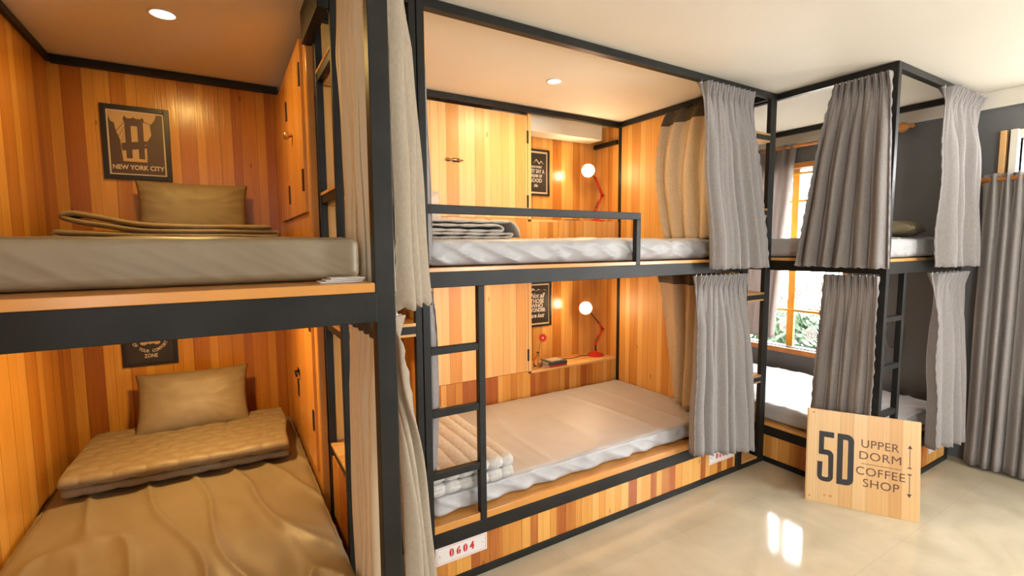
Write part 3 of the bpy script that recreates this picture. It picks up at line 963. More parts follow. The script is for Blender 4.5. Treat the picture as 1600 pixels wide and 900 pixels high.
def curtain(top, bot, z0, z1, n, amp, label, mat=None, mid=None, seed=0, header=0.085, group='bunk curtains', scallop=0.007, tape=0, pleat=True, hemslope=0.0, name='curtain', power=0.75, hooks=True, nv=46, lining=0, merge=0.62):
    mat = mat or M['linen']
    rnd = random.Random(seed + 11)
    nu = n * 16
    ph = [rnd.uniform(-0.5, 0.5) for _ in range(n + 2)]
    am = [rnd.uniform(0.65, 1.3) for _ in range(n + 2)]
    H = z0 - z1

    def pt(u, t, side=0.0):
        e = t ** power
        if mid:
            a, m_, b_ = path_at(top, u), path_at(mid, u), path_at(bot, u)
            p = a * (1 - e) ** 2 + m_ * 2 * e * (1 - e) + b_ * e * e
            d = (path_at(bot, min(1, u + .03)) - path_at(bot, max(0, u - .03))) * e + (path_at(top, min(1, u + .03)) - path_at(top, max(0, u - .03))) * (1 - e)
        else:
            p = path_at(top, u).lerp(path_at(bot, u), e)
            d = (path_at(top, min(1, u + .03)) - path_at(top, max(0, u - .03))).lerp(path_at(bot, min(1, u + .03)) - path_at(bot, max(0, u - .03)), e)
        d = Vector((d.x, d.y)).normalized()
        nn = Vector((-d.y, d.x))
        k = u * n
        i = int(min(n, k))
        f = k - i
        pk = ph[i] * (1 - f) + ph[i + 1] * f
        ak = am[i] * (1 - f) + am[i + 1] * f
        dist = t * H
        qb = min(1, max(0, (dist - header) / 0.25))
        ang = 2 * PI * k * merge + pk * 2.6
        main = math.sin(ang + 0.55 * math.sin(ang)) * 1.05 + 0.28 * math.sin(2 * ang + 1.3 + pk * 3)
        if pleat:
            hd = header
            if dist < hd:
                q = dist / hd
                a1 = 1.1 * (1 - q) + 0.26 * q
                fold = a1 * (math.sin(2 * PI * k) + 0.75 * (1 - q * 0.4) * math.sin(6 * PI * k + 0.5))
                off = amp * fold
            else:
                q = min(1, (dist - hd) / 0.22)
                off = amp * ((1 - q * 0.8) * 0.28 * (math.sin(2 * PI * k) + 0.45 * math.sin(6 * PI * k + 0.5)) + q * ak * main * (0.80 + 0.55 * t))
        else:
            off = amp * ak * main * (0.8 + 0.3 * t)
        off += 0.016 * nz(u * 5 + seed, t * 3, seed) * min(1, dist / 0.3)
        # cloth is also drawn sideways by the folds
        lat = amp * 0.5 * math.cos(ang) * min(1, dist / 0.3)
        p2 = p + nn * (off + side) + d * lat
        z = z0 - t * H
        if t > 0.97:
            z += scallop * (abs(math.sin(PI * u * n * 2.0 * 1.6)) * -1 + 0.5) * (t - 0.97) / 0.03
        z += hemslope * (u - 0.5) * t
        return Vector((p2.x, p2.y, z))

    bm = bmesh.new()
    P = []
    for j in range(nv + 1):
        t = (j / nv) ** 1.25
        row = []
        for i in range(nu + 1):
            u = i / nu
            p = pt(u, t)
            if scallop and (i == 0 or i == nu):
                d = (pt(0.02, t) - pt(0, t)) if i == 0 else (pt(1, t) - pt(0.98, t))
                d.z = 0
                d.normalize()
                p += d * (0.004 * math.sin(t * H / 0.035 * PI) * (1 if i else -1))
            row.append(p)
        P.append(row)
    grid(bm, P)
    c = path_at(bot, 0.5)
    t_ = thing(name, label, 'curtain', (c.x, c.y, z1), group)
    obj('cloth', bm, mat, t_, smooth=True, solid=0.003)
    if lining:
        bm = bmesh.new()
        grid(bm, [[pt(0.012 + 0.976 * i / nu, 0.012 + 0.965 * (j / nv) ** 1.25, lining * 0.004) for i in range(nu + 1)] for j in range(nv + 1)])
        obj('lining', bm, M['lining'], t_, smooth=True, solid=0.001, label='cream lining')
    if tape:
        bm = bmesh.new()
        grid(bm, [[pt(i / nu, q * 0.085 / H, tape * (0.007 if lining else 0.004)) for i in range(nu + 1)] for q in (0, 0.33, 0.66, 1.0)])
        obj('heading_tape', bm, M['tape'], t_, smooth=True, solid=0.001)
    if hooks:
        for k in range(n):
            p = pt((k + 0.25) / n, 0.0)
            bm = bmesh.new()
            tube(bm, [(p.x, p.y, p.z - 0.012), (p.x, p.y, z0 + 0.010)], 0.0035, 6)
            obj('hook', bm, M['chrome'], t_, smooth=True)
    return t_


ZTC, ZLC = 2.292, 1.246
# middle bunk, right hand pair
curtain([(1.56, -0.014), (1.985, -0.016)], [(1.60, -0.085), (2.10, -0.100)], ZTC, 1.283, 9, 0.025, 'grey pleated curtain gathered at the right front of the upper middle berth', seed=1, power=0.8)
curtain([(1.905, 0.49), (1.90, 0.05)], [(1.875, 0.47), (1.80, 0.06)], ZTC, 1.456, 3, 0.036, merge=1.0, lining=0, label= 'beige backed curtain on the pine side wall of the upper middle berth', mat=M['linen_beige'], mid=[(1.87, 0.66), (1.84, 0.10)], seed=2, tape=-1, pleat=False)
curtain([(1.56, -0.014), (1.985, -0.016)], [(1.46, -0.075), (2.05, -0.085)], ZLC, 0.215, 10, 0.023, 'grey pleated curtain gathered at the right front of the lower middle berth', seed=3, hemslope=-0.10)
curtain([(1.905, 0.60), (1.90, 0.05)], [(1.86, 0.40), (1.74, 0.05)], ZLC, 0.400, 3, 0.030, merge=1.0, label= 'beige backed curtain on the pine side wall of the lower middle berth', mat=M['linen_beige'], seed=4, tape=-1, pleat=False)
# middle bunk, left strips
curtain([(-0.006, 0.055), (0.004, 0.045)], [(-0.004, 0.075), (0.036, 0.05)], ZTC, 1.36, 2, 0.010, 'thin pale strip of curtain behind the left post of the upper middle berth', seed=5, pleat=False, mid=[(-0.004, 0.06), (0.02, 0.05)])
curtain([(-0.004, 0.06), (0.022, 0.045)], [(0.0, 0.075), (0.035, 0.05)], ZLC, 0.485, 2, 0.012, 'pale strip of curtain behind the ladder of the lower middle berth', seed=6, pleat=False, mid=[(0.0, 0.06), (0.075, 0.045)])
# corner bunk, long side
curtain([(2.275, -0.33), (2.275, -0.60)], [(2.235, -0.19), (2.225, -0.665)], ZTC, 1.290, 9, 0.023, 'grey pleated curtain on the long side of the upper corner berth', seed=7)
curtain([(2.266, -0.33), (2.266, -0.60)], [(2.264, -0.27), (2.270, -0.60)], ZLC, 0.20, 8, 0.014, 'grey pleated curtain on the long side of the lower corner berth, behind the wooden sign', seed=8)
# corner bunk, near end
curtain([(2.80, -0.655), (3.30, -0.655)], [(2.74, -0.70), (3.20, -0.725)], 2.288, 1.285, 7, 0.028, 'grey pleated curtain at the right of the near end of the upper corner berth', seed=9)
curtain([(2.80, -0.655), (3.25, -0.655)], [(2.80, -0.69), (3.18, -0.74)], ZLC, 0.215, 7, 0.024, 'grey pleated curtain at the right of the near end of the lower corner berth', seed=10)
# left bunk: each level has an inner panel drawn to the step tower and an outer panel bellying past the front post
curtain([(-0.325, -0.06), (-0.330, -0.25), (-0.330, -0.50)], [(-0.325, -0.27), (-0.330, -0.36), (-0.325, -0.56)], ZTC, 1.30, 5, 0.027, label='cream lined curtain panel beside the upper left berth, just inside its front post', mat=M['linen_warm_lit'], lining=-1, seed=12, header=0.06, power=1.0, scallop=0.012, merge=1.0)
curtain([(-0.268, -0.45), (-0.200, -0.30)], [(-0.258, -0.42), (-0.135, -0.27)], ZTC, 1.235, 4, 0.020, label='warm-lit taupe curtain panel with scalloped hem outside the front post of the upper left berth', mat=M['linen_warm_lit'], seed=13, header=0.06, power=1.0, scallop=0.014, merge=0.8)
curtain([(-0.325, -0.09), (-0.325, -0.25), (-0.325, -0.44)], [(-0.330, -0.28), (-0.332, -0.36), (-0.335, -0.46)], 1.250, 0.05, 5, 0.026, label='cream lined curtain panel with dark heading tape beside the lower left berth', mat=M['linen_warm_lit'], lining=-1, tape=-1, seed=14, header=0.06, power=1.0, merge=1.0)
curtain([(-0.340, -0.53), (-0.335, -0.64)], [(-0.245, -0.50), (-0.125, -0.29)], 1.250, 0.05, 4, 0.018, label='warm-lit taupe curtain panel sweeping out past the front post of the lower left berth', mat=M['linen_warm_lit'], seed=16, header=0.06, power=0.8, merge=0.8)
# window curtains
curtain([(3.375, 1.10), (3.375, 0.46)], [(3.375, 1.05), (3.375, 0.60)], 2.238, 0.61, 7, 0.022, merge=1.0, mat=M['linen_thin'], label='grey curtain drawn to the far side of the window behind the corner bunk', seed=14, pleat=False, group='window curtains', hooks=False, scallop=0)
curtain([(3.35, -0.69), (3.35, -1.75)], [(3.34, -0.69), (3.34, -1.75)], 1.835, 0.02, 18, 0.024, merge=1.0, label= 'floor-length grey curtain on a wooden rod along the dark grey wall at the far right', seed=15, pleat=False, group='window curtains', hooks=False, scallop=0)


def rod(y0, y1, x, z, label, fin_y, s):
    t = thing('curtain_rod', label, 'curtain rod', (x, y0, z), 'wooden curtain rods')
    bm = bmesh.new()
    tube(bm, [(x, y0, z), (x, y1, z)], 0.013, 14)
    obj('pole', bm, M['orange_wood'], t, smooth=True)
    bm = bmesh.new()
    lathe(bm, [(0.013, 0), (0.022, 0.004), (0.022, 0.014), (0.015, 0.020), (0.028, 0.032), (0.036, 0.050), (0.030, 0.070), (0.016, 0.084), (0.010, 0.096), (0.016, 0.106), (0.012, 0.116), (0.001, 0.120)], (x, fin_y, z), (0, s, 0), 18)
    obj('finial', bm, M['orange_wood'], t, smooth=True)
    bm = bmesh.new()
    box(bm, x, XW - 0.021, fin_y - 0.03 * s - 0.008, fin_y - 0.03 * s + 0.008, z - 0.012, z + 0.012)
    lathe(bm, [(0.03, 0), (0.03, 0.006), (0.015, 0.012)], (XW - 0.0215 if z > 2.2 else XW - 0.001, fin_y - 0.03 * s, z), (-1, 0, 0), 16)
    obj('bracket', bm, M['orange_wood'], t)
    return t


rod(1.25, -0.20, 3.375, 2.215, 'varnished wooden curtain rod with turned finial above the window behind the corner bunk', -0.20, -1)
rod(-2.8, -0.65, 3.35, 1.80, 'varnished wooden curtain rod with turned finial at the far right wall', -0.65, 1)

# tieback on the wall inside the lower corner berth
t = thing('curtain_tieback', 'brass tieback hook with hanging strap on the dark wall inside the lower corner berth', 'curtain tieback', (XW, -0.26, 0.86))
bm = bmesh.new()
lathe(bm, [(0.02, 0), (0.02, 0.004), (0.006, 0.01), (0.006, 0.035), (0.018, 0.042), (0.001, 0.05)], (XW, -0.26, 0.87), (-1, 0, 0), 16)
obj('hook', bm, M['brass'], t, smooth=True)
bm = bmesh.new()
P = []
for i in range(17):
    a = i / 16
    P.append([Vector((XW - 0.025 + dx, -0.26 + 0.045 * math.sin(a * 2 * PI), 0.86 - 0.20 * (1 - math.cos(a * 2 * PI)) / 2 * 1.0)) for dx in (-0.012, 0.012)])
grid(bm, P)
obj('strap', bm, M['linen'], t, smooth=True, solid=0.002)


# ================================================================== PICTURES
def picture(x0, x1, z0, z1, y, label, fw=0.016, mat_w=0.006, ground=None, parts=None):
    t = thing('framed_picture', label, 'picture', ((x0 + x1) / 2, y, z0), 'black framed pictures')
    d = 0.016
    bx('frame', [(x0, x0 + fw, y - d, y, z0, z1), (x1 - fw, x1, y - d, y, z0, z1), (x0 + fw, x1 - fw, y - d, y, z0, z0 + fw), (x0 + fw, x1 - fw, y - d, y, z1 - fw, z1)], M['frame'], t, 0.0015)
    bx('mount', (x0 + fw, x1 - fw, y - 0.006, y - 0.001, z0 + fw, z1 - fw), M['poster_cream'], t, 0)
    q = fw + mat_w
    bx('print', (x0 + q, x1 - q, y - 0.0075, y - 0.006, z0 + q, z1 - q), ground or M['poster_black'], t, 0)
    return t


LYW = LY1
yb = LYW - 0.0076
t = picture(-1.172, -0.890, 1.772, 2.142, LYW, 'black framed bridge poster lettered NEW YORK CITY above the upper left pillow', 0.023, 0.007, M['poster_tan'])
cx, cz = -1.031, 1.957
hw, hh_ = 0.111, 0.155


_lay = [0]


def sil(pts):
    return [(x * hw, y_ * hh_) for x, y_ in pts]


F4 = face_y(cx, yb, cz)
bm = bmesh.new()
poly(bm, sil([(-1, -1), (1, -1), (1, -0.60), (-1, -0.60)]), F4, 0.0006)
poly(bm, sil([(-1, -0.60), (-0.55, -0.60), (-0.62, 0.10), (-0.74, 0.35), (-0.80, 0.62), (-0.92, 0.66), (-1.0, 0.85)]), F4, 0.0006)
poly(bm, sil([(1, -0.60), (1, 0.98), (0.78, 0.98), (0.70, 0.80), (0.52, 0.62), (0.55, 0.30), (0.36, 0.06), (0.34, -0.60)]), F4, 0.0006)
obj('print_buildings', bm, M['poster_brown'], t)


def lay():
    _lay[0] += 1
    return face_y(cx, yb - 0.0007 - 0.00006 * _lay[0], cz)


bm = bmesh.new()
# tower legs, arched head, deck, lower arch
for (a, b_) in ((-0.42, -0.20), (0.04, 0.26)):
    poly(bm, sil([(a, -0.50), (b_, -0.50), (b_, 0.74), (a, 0.74)]), lay(), 0.0005)
arch = [(-0.20, 0.36)] + [(-0.08 - 0.12 * math.cos(k * PI / 10), 0.46 + 0.12 * math.sin(k * PI / 10)) for k in range(11)] + [(0.04, 0.36), (0.04, 0.80), (-0.20, 0.80)]
poly(bm, sil([(-0.46, 0.70), (0.30, 0.70), (0.30, 0.80), (0.24, 0.86), (0.18, 0.80), (0.02, 0.80), (-0.08, 0.84), (-0.18, 0.80), (-0.34, 0.80), (-0.40, 0.88), (-0.46, 0.80)]), lay(), 0.0005)
poly(bm, sil([(-0.20, 0.56), (0.04, 0.56), (0.04, 0.72), (-0.20, 0.72)]), lay(), 0.0005)
poly(bm, sil([(-0.58, -0.18), (0.36, -0.02), (0.36, 0.10), (-0.58, -0.02)]), lay(), 0.0005)
poly(bm, sil([(-0.56, -0.26), (0.36, -0.14), (0.36, -0.04), (-0.56, -0.14)]), lay(), 0.0005)
poly(bm, sil([(-0.20, -0.16), (0.04, -0.14), (0.04, -0.06), (-0.20, -0.06)]), lay(), 0.0005)
for k in range(4):
    poly(bm, sil([(-0.78 + .1 * k, 0.30 - .14 * k), (-0.42, 0.66 - 0.15 * k), (-0.42, 0.68 - 0.15 * k), (-0.78 + .1 * k, 0.33 - .14 * k)]), lay(), 0.0004)
poly(bm, sil([(0.28, 0.72), (0.56, 0.64), (0.56, 0.66), (0.28, 0.74)]), lay(), 0.0004)
obj('print_bridge', bm, M['poster_brown'], t)
text('lettering', 'NEW YORK CITY', 0.032, M['poster_cream'], face_y(cx, yb - 0.0009, cz - hh_ * 0.80), t, 0.0004, 0.86, 0.0008)

t = picture(-1.157, -0.918, 0.795, 1.105, LYW, 'black framed comfort zone motto half hidden by the beam above the lower left pillow', 0.018, 0.0)
cx, cz = -1.037, 0.945
words = 'GET OUT OF YOUR COMFORT'
R0 = 0.075
for i, ch in enumerate('OF YOUR COMFORT'):
    if ch == ' ':
        continue
    a = math.radians(-155 + i * 130 / 14)
    Mx = face_y(cx + R0 * math.cos(a) * 1.0, yb, cz + R0 * math.sin(a)) @ Matrix.Rotation(a + PI / 2, 4, 'Z')
    text('lettering', ch, 0.022, M['poster_cream'], Mx, t, 0.0004, 0.8, 0.0005)
for i, ch in enumerate('GET OUT'):
    if ch == ' ':
        continue
    a = math.radians(130 - i * 80 / 6)
    Mx = face_y(cx + R0 * math.cos(a), yb, cz + R0 * math.sin(a)) @ Matrix.Rotation(a - PI / 2, 4, 'Z')
    text('lettering', ch, 0.022, M['poster_cream'], Mx, t, 0.0004, 0.8, 0.0005)
text('lettering', 'ZONE', 0.028, M['poster_cream'], face_y(cx, yb, cz - 0.100), t, 0.0004, 0.75, 0.0005)
bm = bmesh.new()
for (dx, dz, r) in ((-0.028, -0.028, 0.016), (0.028, -0.028, 0.016), (0, -0.022, 0.018)):
    poly(bm, [(dx + r * math.cos(k * PI / 6), dz + r * 0.8 * math.sin(k * PI / 6)) for k in range(12)], face_y(cx, yb - 0.0001 * (1 + dx * 50), cz), 0.0005)
obj('print_emblem', bm, M['poster_tan'], t)

YB = 1.280
yb = YB - 0.0076
t = picture(1.215, 1.478, 1.795, 2.136, YB, 'black framed slogan print beside the lamp in the upper niche', 0.014, 0.014)
bm = bmesh.new()
for pts in ([(-0.045, 0.062), (-0.015, 0.100), (0.012, 0.070), (0.028, 0.090), (0.055, 0.062), (0.028, 0.083), (0.012, 0.062), (-0.015, 0.093)],):
    poly(bm, pts, face_y(1.375, yb, 1.965), 0.0005)
obj('print_mountain', bm, M['poster_white'], t)
for s_, sz, dz, sx in (('THIS IS WHAT', 0.022, 0.040, 0.8), ('THEY SAY A', 0.040, 0.008, 0.72), ('DREAM OF', 0.030, -0.026, 0.8), ('GOOD', 0.040, -0.060, 0.9), ('life', 0.030, -0.098, 1.0)):
    text('lettering', s_, sz, M['poster_white'], face_y(1.355, yb, 1.966 + dz), t, 0.0004, sx, 0.0006, shear=0.3 if s_ == 'life' else 0)
t = picture(1.215, 1.496, 0.800, 1.142, YB, 'black framed print reading Not all those WHO WONDER are lost in the lower niche', 0.014, 0.012)
for s_, sz, dz, sx, sr in (('Not all', 0.052, 0.062, 0.85, 0.4), ('THOSE', 0.044, 0.020, 0.9, 0), ('WHO', 0.046, -0.016, 0.9, 0), ('WONDER', 0.038, -0.050, 0.88, 0), ('are lost', 0.046, -0.092, 0.85, 0.4)):
    text('lettering', s_, sz, M['poster_white'], face_y(1.365, yb, 0.975 + dz), t, 0.0004, sx, 0.0014, shear=sr)
bm = bmesh.new()
for k in range(3):
    poly(bm, [(-0.06 + .05 * k, 0.095), (-0.04 + .05 * k, 0.125 - .01 * k), (-0.01 + .05 * k, 0.098), (-0.035 + .05 * k, 0.108)], face_y(1.365, yb, 0.975), 0.0005)
obj('print_flourish', bm, M['poster_white'], t)


# ================================================================== NUMBER PLATES
def plate(x0, x1, z0, z1, y, s, label):
    t = thing('number_plate', label, 'number plate', ((x0 + x1) / 2, y, z0), 'bed number plates')
    bx('plate', (x0, x1, y - 0.004, y, z0, z1), M['white_plastic'], t, 0.0008)
    q, w = 0.007, 0.0012
    f = y - 0.0046
    bx('border', [(x0 + q, x1 - q, f, f + 0.0006, z1 - q - w, z1 - q), (x0 + q, x1 - q, f, f + 0.0006, z0 + q, z0 + q + w),
                  (x0 + q, x0 + q + w, f, f + 0.0006, z0 + q, z1 - q), (x1 - q - w, x1 - q, f, f + 0.0006, z0 + q, z1 - q)], M['pink_print'], t, 0)
    cxp, czp = (x0 + x1) / 2, (z0 + z1) / 2
    for i, ch in enumerate(s):
        dx = (i - 1.5) * 0.0315
        text('digit', ch, 0.045, M['red_print'], face_y(cxp + dx, f, czp), t, 0.0004, 0.82, 0.0022)
        if ch in '06':
            bx('stencil_gap', (cxp + dx - 0.0011, cxp + dx + 0.0011, f - 0.0008, f - 0.0003, czp - 0.018, czp + 0.018), M['white_plastic'], t, 0)
    for xx in (x0 + 0.02, x1 - 0.02):
        bm = bmesh.new()
        lathe(bm, [(0.004, 0), (0.003, 0.0015), (0.0005, 0.002)], (xx, y - 0.004, czp), (0, -1, 0), 12)
        obj('screw', bm, M['chrome'], t, smooth=True)


plate(0.001, 0.240, 0.103, 0.182, 0.0075, '0604', 'white plate with red number 0604 on the middle bunk base under the ladder')
plate(1.742, 1.985, 0.103, 0.182, 0.0075, '0603', 'white plate with red number 0603 under the curtain of the middle bunk')
plate(3.04, 3.28, 0.103, 0.182, KY0 + 0.0075, '0602', 'small white plate with red number on the near end of the corner bunk base')

# ================================================================== WOODEN SIGN leaning on the corner bunk
b0 = Vector((2.027, -0.403, 0.0))
ex = (Vector((2.279, -0.835, 0)) - b0).normalized()
nback = Vector((0.864, 0.504, 0))
up_ = (nback * 0.090 + Vector((0, 0, 0.497)))
SH = up_.length
ey = up_.normalized()
ez = ex.cross(ey)
SM = Matrix((ex, ey, ez)).transposed().to_4x4()
SM.translation = b0 + Vector((0, 0, 0.0)) + ey * 0.0
SW = 0.50
sg = bpy.data.objects.new('wooden_sign', None)
C.objects.link(sg)
sg.matrix_world = SM
tag(sg, 'square pine sign lettered 5D UPPER DORM COFFEE SHOP leaning on the corner bunk', 'sign')


def sobj(name, bm, mat, parent=sg, bevel=0.0):
    return_ = bpy.data.meshes.new(name)
    bmesh.ops.recalc_face_normals(bm, faces=bm.faces)
    bm.to_mesh(return_)
    bm.free()
    return_.materials.append(mat)
    o = bpy.data.objects.new(name, return_)
    C.objects.link(o)
    o.parent = parent
    if bevel:
        md = o.modifiers.new('bevel', 'BEVEL')
        md.width = bevel
        md.segments = 2
    return o


bm = bmesh.new()
box(bm, 0, SW, 0, SH, -0.016, 0.0)
board = sobj('board', bm, M['sign'], sg, 0.0015)
for (kx, ky, kr) in ((0.030, 0.485, 0.007), (0.022, 0.028, 0.006), (0.092, 0.045, 0.007), (0.118, 0.045, 0.009)):
    bm = bmesh.new()
    poly(bm, [(kx + kr * math.cos(a * PI / 6), ky + kr * 0.7 * math.sin(a * PI / 6)) for a in range(12)], Matrix.Identity(4), 0.0002)
    sobj('knot', bm, M['orange_wood'], board)
I4 = Matrix.Identity(4)


def arc(cx_, cy_, r, a0, a1, n=8):
    return [(cx_ + r * math.cos(math.radians(a0 + (a1 - a0) * i / n)), cy_ + r * math.sin(math.radians(a0 + (a1 - a0) * i / n))) for i in range(n + 1)]


def strip(bm, outer, inner, d=0.0012):
    """solid band between two equal-length open polylines"""
    for i in range(len(outer) - 1):
        poly(bm, [outer[i], outer[i + 1], inner[i + 1], inner[i]], I4, d)


# "5"
bm = bmesh.new()
x0, x1, y0, y1, w = 0.055, 0.128, 0.118, 0.388, 0.0235
poly(bm, [(x0 + 0.004, y1 - 0.030), (x1, y1 - 0.030), (x1, y1), (x0 + 0.004, y1)], I4, 0.0012)
poly(bm, [(x0 + 0.004, 0.262), (x0 + 0.004 + w, 0.262), (x0 + 0.004 + w, y1 - 0.03), (x0 + 0.004, y1 - 0.03)], I4, 0.0012)
out = [(x0 + 0.02, 0.290)] + arc(x1 - 0.028, 0.262, 0.028, 90, 0) + arc(x1 - 0.030, y0 + 0.030, 0.030, 0, -90) + arc(x0 + 0.030, y0 + 0.030, 0.030, 270, 180) + [(x0, 0.222)]
inn = [(x0 + 0.02, 0.262)] + arc(x1 - w - 0.008, 0.254, 0.008, 90, 0) + arc(x1 - w - 0.006, y0 + 0.032, 0.008, 0, -90) + arc(x0 + w + 0.006, y0 + 0.032, 0.008, 270, 180) + [(x0 + w, 0.222)]
strip(bm, out, inn)
sobj('digit', bm, M['black_print'], board)
# "D"
bm = bmesh.new()
x0, x1 = 0.144, 0.219
out = [(x0, y0), (x0, y0)] + [(x0, y1)] + arc(x1 - 0.034, y1 - 0.034, 0.034, 90, 0) + arc(x1 - 0.034, y0 + 0.034, 0.034, 0, -90) + [(x0, y0)]
w2_ = 0.026
inn = [(x0 + w2_, y0 + 0.03), (x0 + w2_, y0 + 0.03)] + [(x0 + w2_, y1 - 0.03)] + arc(x1 - w2_ - 0.008, y1 - 0.038, 0.008, 90, 0) + arc(x1 - w2_ - 0.008, y0 + 0.038, 0.008, 0, -90) + [(x0 + w2_, y0 + 0.03)]
strip(bm, out, inn)
sobj('letter', bm, M['black_print'], board)


def stext(s, x, y, size, xs=1.0):
    cu = bpy.data.curves.new('lettering', 'FONT')
    cu.body = s
    cu.size = size
    cu.extrude = 0.0006
    cu.align_x = 'CENTER'
    cu.align_y = 'CENTER'
    cu.offset = -0.0002
    cu.space_character = 1.06
    t_ = bpy.data.objects.new('lettering', cu)
    C.objects.link(t_)
    me = bpy.data.meshes.new_from_object(t_.evaluated_get(bpy.context.evaluated_depsgraph_get()))
    bpy.data.objects.remove(t_)
    me.transform(Matrix.Translation((x, y, 0.0006)) @ Matrix.Diagonal((xs, 1, 1, 1)))
    me.materials.clear()
    me.materials.append(M['brown_print'])
    o = bpy.data.objects.new('lettering', me)
    C.objects.link(o)
    o.parent = board


stext('UPPER', 0.330, 0.352, 0.060, 0.93)
stext('DORM', 0.332, 0.290, 0.060, 1.02)
stext('COFFEE', 0.334, 0.208, 0.060, 0.98)
stext('SHOP', 0.338, 0.148, 0.060, 1.0)
bm = bmesh.new()
box(bm, 0.253, 0.422, 0.2475, 0.2500, 0, 0.0008)
sobj('divider_line', bm, M['brown_print'], board)
for (ya, yb_, up1) in ((0.262, 0.375, True), (0.122, 0.235, False)):
    bm = bmesh.new()
    X = 0.456
    box(bm, X - 0.0012, X + 0.0012, ya, yb_, 0, 0.0008)
    tip, fl = (yb_, ya) if up1 else (ya, yb_)
    s_ = 1 if up1 else -1
    poly(bm, [(X, tip + 0.006 * s_), (X - 0.010, tip - 0.012 * s_), (X + 0.010, tip - 0.012 * s_)][:: 1], I4, 0.0008)
    poly(bm, [(X - 0.011, fl), (X + 0.011, fl), (X + 0.008, fl + 0.004 * s_), (X, fl + 0.008 * s_), (X - 0.008, fl + 0.004 * s_)], I4, 0.0008)
    sobj('arrow', bm, M['brown_print'], board)


# ================================================================== LIGHTS
def downlight(x, y, z, power, label, r=0.042, col=WARM):
    t = thing('downlight', label, 'ceiling light', (x, y, z), 'round ceiling downlights')
    bm = bmesh.new()
    lathe(bm, [(r + 0.010, 0), (r + 0.009, -0.005), (r, -0.006), (r, 0.0)], (x, y, z), (0, 0, 1), 32, cap=False)
    obj('trim_ring', bm, M['white_plastic'], t, smooth=True)
    bm = bmesh.new()
    lathe(bm, [(r, -0.0035), (r * 0.5, -0.0045), (0.0005, -0.005)], (x, y, z), (0, 0, 1), 32, cap=False)
    obj('lens', bm, M['lit_lens'], t, smooth=True)
    d = bpy.data.lights.new('downlight_beam', 'AREA')
    d.shape = 'DISK'
    d.size = r * 2
    d.energy = power
    d.color = col
    lo = bpy.data.objects.new('downlight_beam', d)
    lo.location = (0, 0, -0.008)
    lo.parent = t
    C.objects.link(lo)
    return t


downlight(-0.838, 0.649, CZ, 9, 'lit round downlight in the ceiling over the upper left berth', col=(1.0, 0.61, 0.17))
downlight(0.963, 0.503, CZ, 12.5, 'lit round downlight in the ceiling over the upper middle berth', r=0.036)
downlight(-0.80, 0.55, ZD1 - 0.001, 12, 'lit round downlight under the upper deck over the lower left berth', col=(1.0, 0.62, 0.22))
downlight(0.75, 0.50, ZD1 - 0.001, 7, 'lit round downlight under the upper deck over the lower middle berth', col=(1.0, 0.62, 0.28))


def lamp(base, p1, elbow, top, head, aim, label, power):
    """jointed red desk lamp: base, two arms, springs, shade, bulb"""
    t = thing('desk_lamp', label, 'desk lamp', base, 'red desk lamps')
    bx_, by, bz = base
    bm = bmesh.new()
    lathe(bm, [(0.062, 0), (0.064, 0.006), (0.060, 0.012), (0.035, 0.018), (0.016, 0.026), (0.010, 0.040), (0.001, 0.042)], base, seg=32)
    obj('base', bm, M['red'], t, smooth=True)
    bm = bmesh.new()
    tube(bm, [(bx_, by, bz + 0.03), p1], 0.007, 12)
    obj('stem', bm, M['iron'], t, smooth=True)
    p1, elbow, top, head = (Vector(v) for v in (p1, elbow, top, head))
    for a, c in ((p1, elbow), (elbow, top)):
        bm = bmesh.new()
        off = Vector((0, 0.008, 0))
        tube(bm, [a + off, c + off], 0.0042, 8)
        tube(bm, [a - off, c - off], 0.0042, 8)
        for q in (a, c):
            tube(bm, [q - off * 1.4, q + off * 1.4], 0.008, 10)
        obj('arm', bm, M['red'], t, smooth=True)
    bm = bmesh.new()
    d = elbow - p1
    side = d.cross(Vector((0, 1, 0))).normalized() * 0.014
    pts = []
    for i in range(90):
        s = i / 89
        a = i * 0.9
        q = p1 + side + d * (0.05 + 0.5 * s)
        ax1 = side.normalized()
        pts.append(q + ax1 * 0.004 * math.cos(a) + Vector((0, 0.004, 0)) * math.sin(a))
    tube(bm, pts, 0.0011, 5)
    obj('spring', bm, M['iron'], t, smooth=True)
    aim = Vector(aim).normalized()
    back = head - aim * 0.030
    bm = bmesh.new()
    tube(bm, [top, back - aim * 0.035], 0.004, 8)
    obj('neck', bm, M['iron'], t, smooth=True)
    R1 = 0.050
    prof = [(0.012, -0.070), (0.018, -0.066), (0.020, -0.040), (0.030, -0.026), (0.042, -0.010), (R1, 0.014), (R1 + 0.001, 0.020), (R1 - 0.001, 0.020), (0.041, -0.008), (0.028, -0.024), (0.014, -0.034)]
    bm = bmesh.new()
    lathe(bm, prof, head, aim, 32, cap=False)
    shd = obj('shade', bm, M['red'], t, smooth=True)
    bm = bmesh.new()
    lathe(bm, [(0.001, -0.036), (0.012, -0.034), (0.014, -0.022), (0.024, -0.004), (0.030, 0.012), (0.028, 0.024), (0.016, 0.034), (0.001, 0.037)], head, aim, 24, cap=False)
    obj('bulb', bm, M['lit_bulb'], t, smooth=True)
    l = bpy.data.lights.new('lamp_light', 'POINT')
    l.energy = power
    l.color = WARM
    l.shadow_soft_size = 0.03
    lo = bpy.data.objects.new('lamp_light', l)
    lo.location = head + aim * 0.045 - Vector(base)
    lo.parent = t
    C.objects.link(lo)
    return t


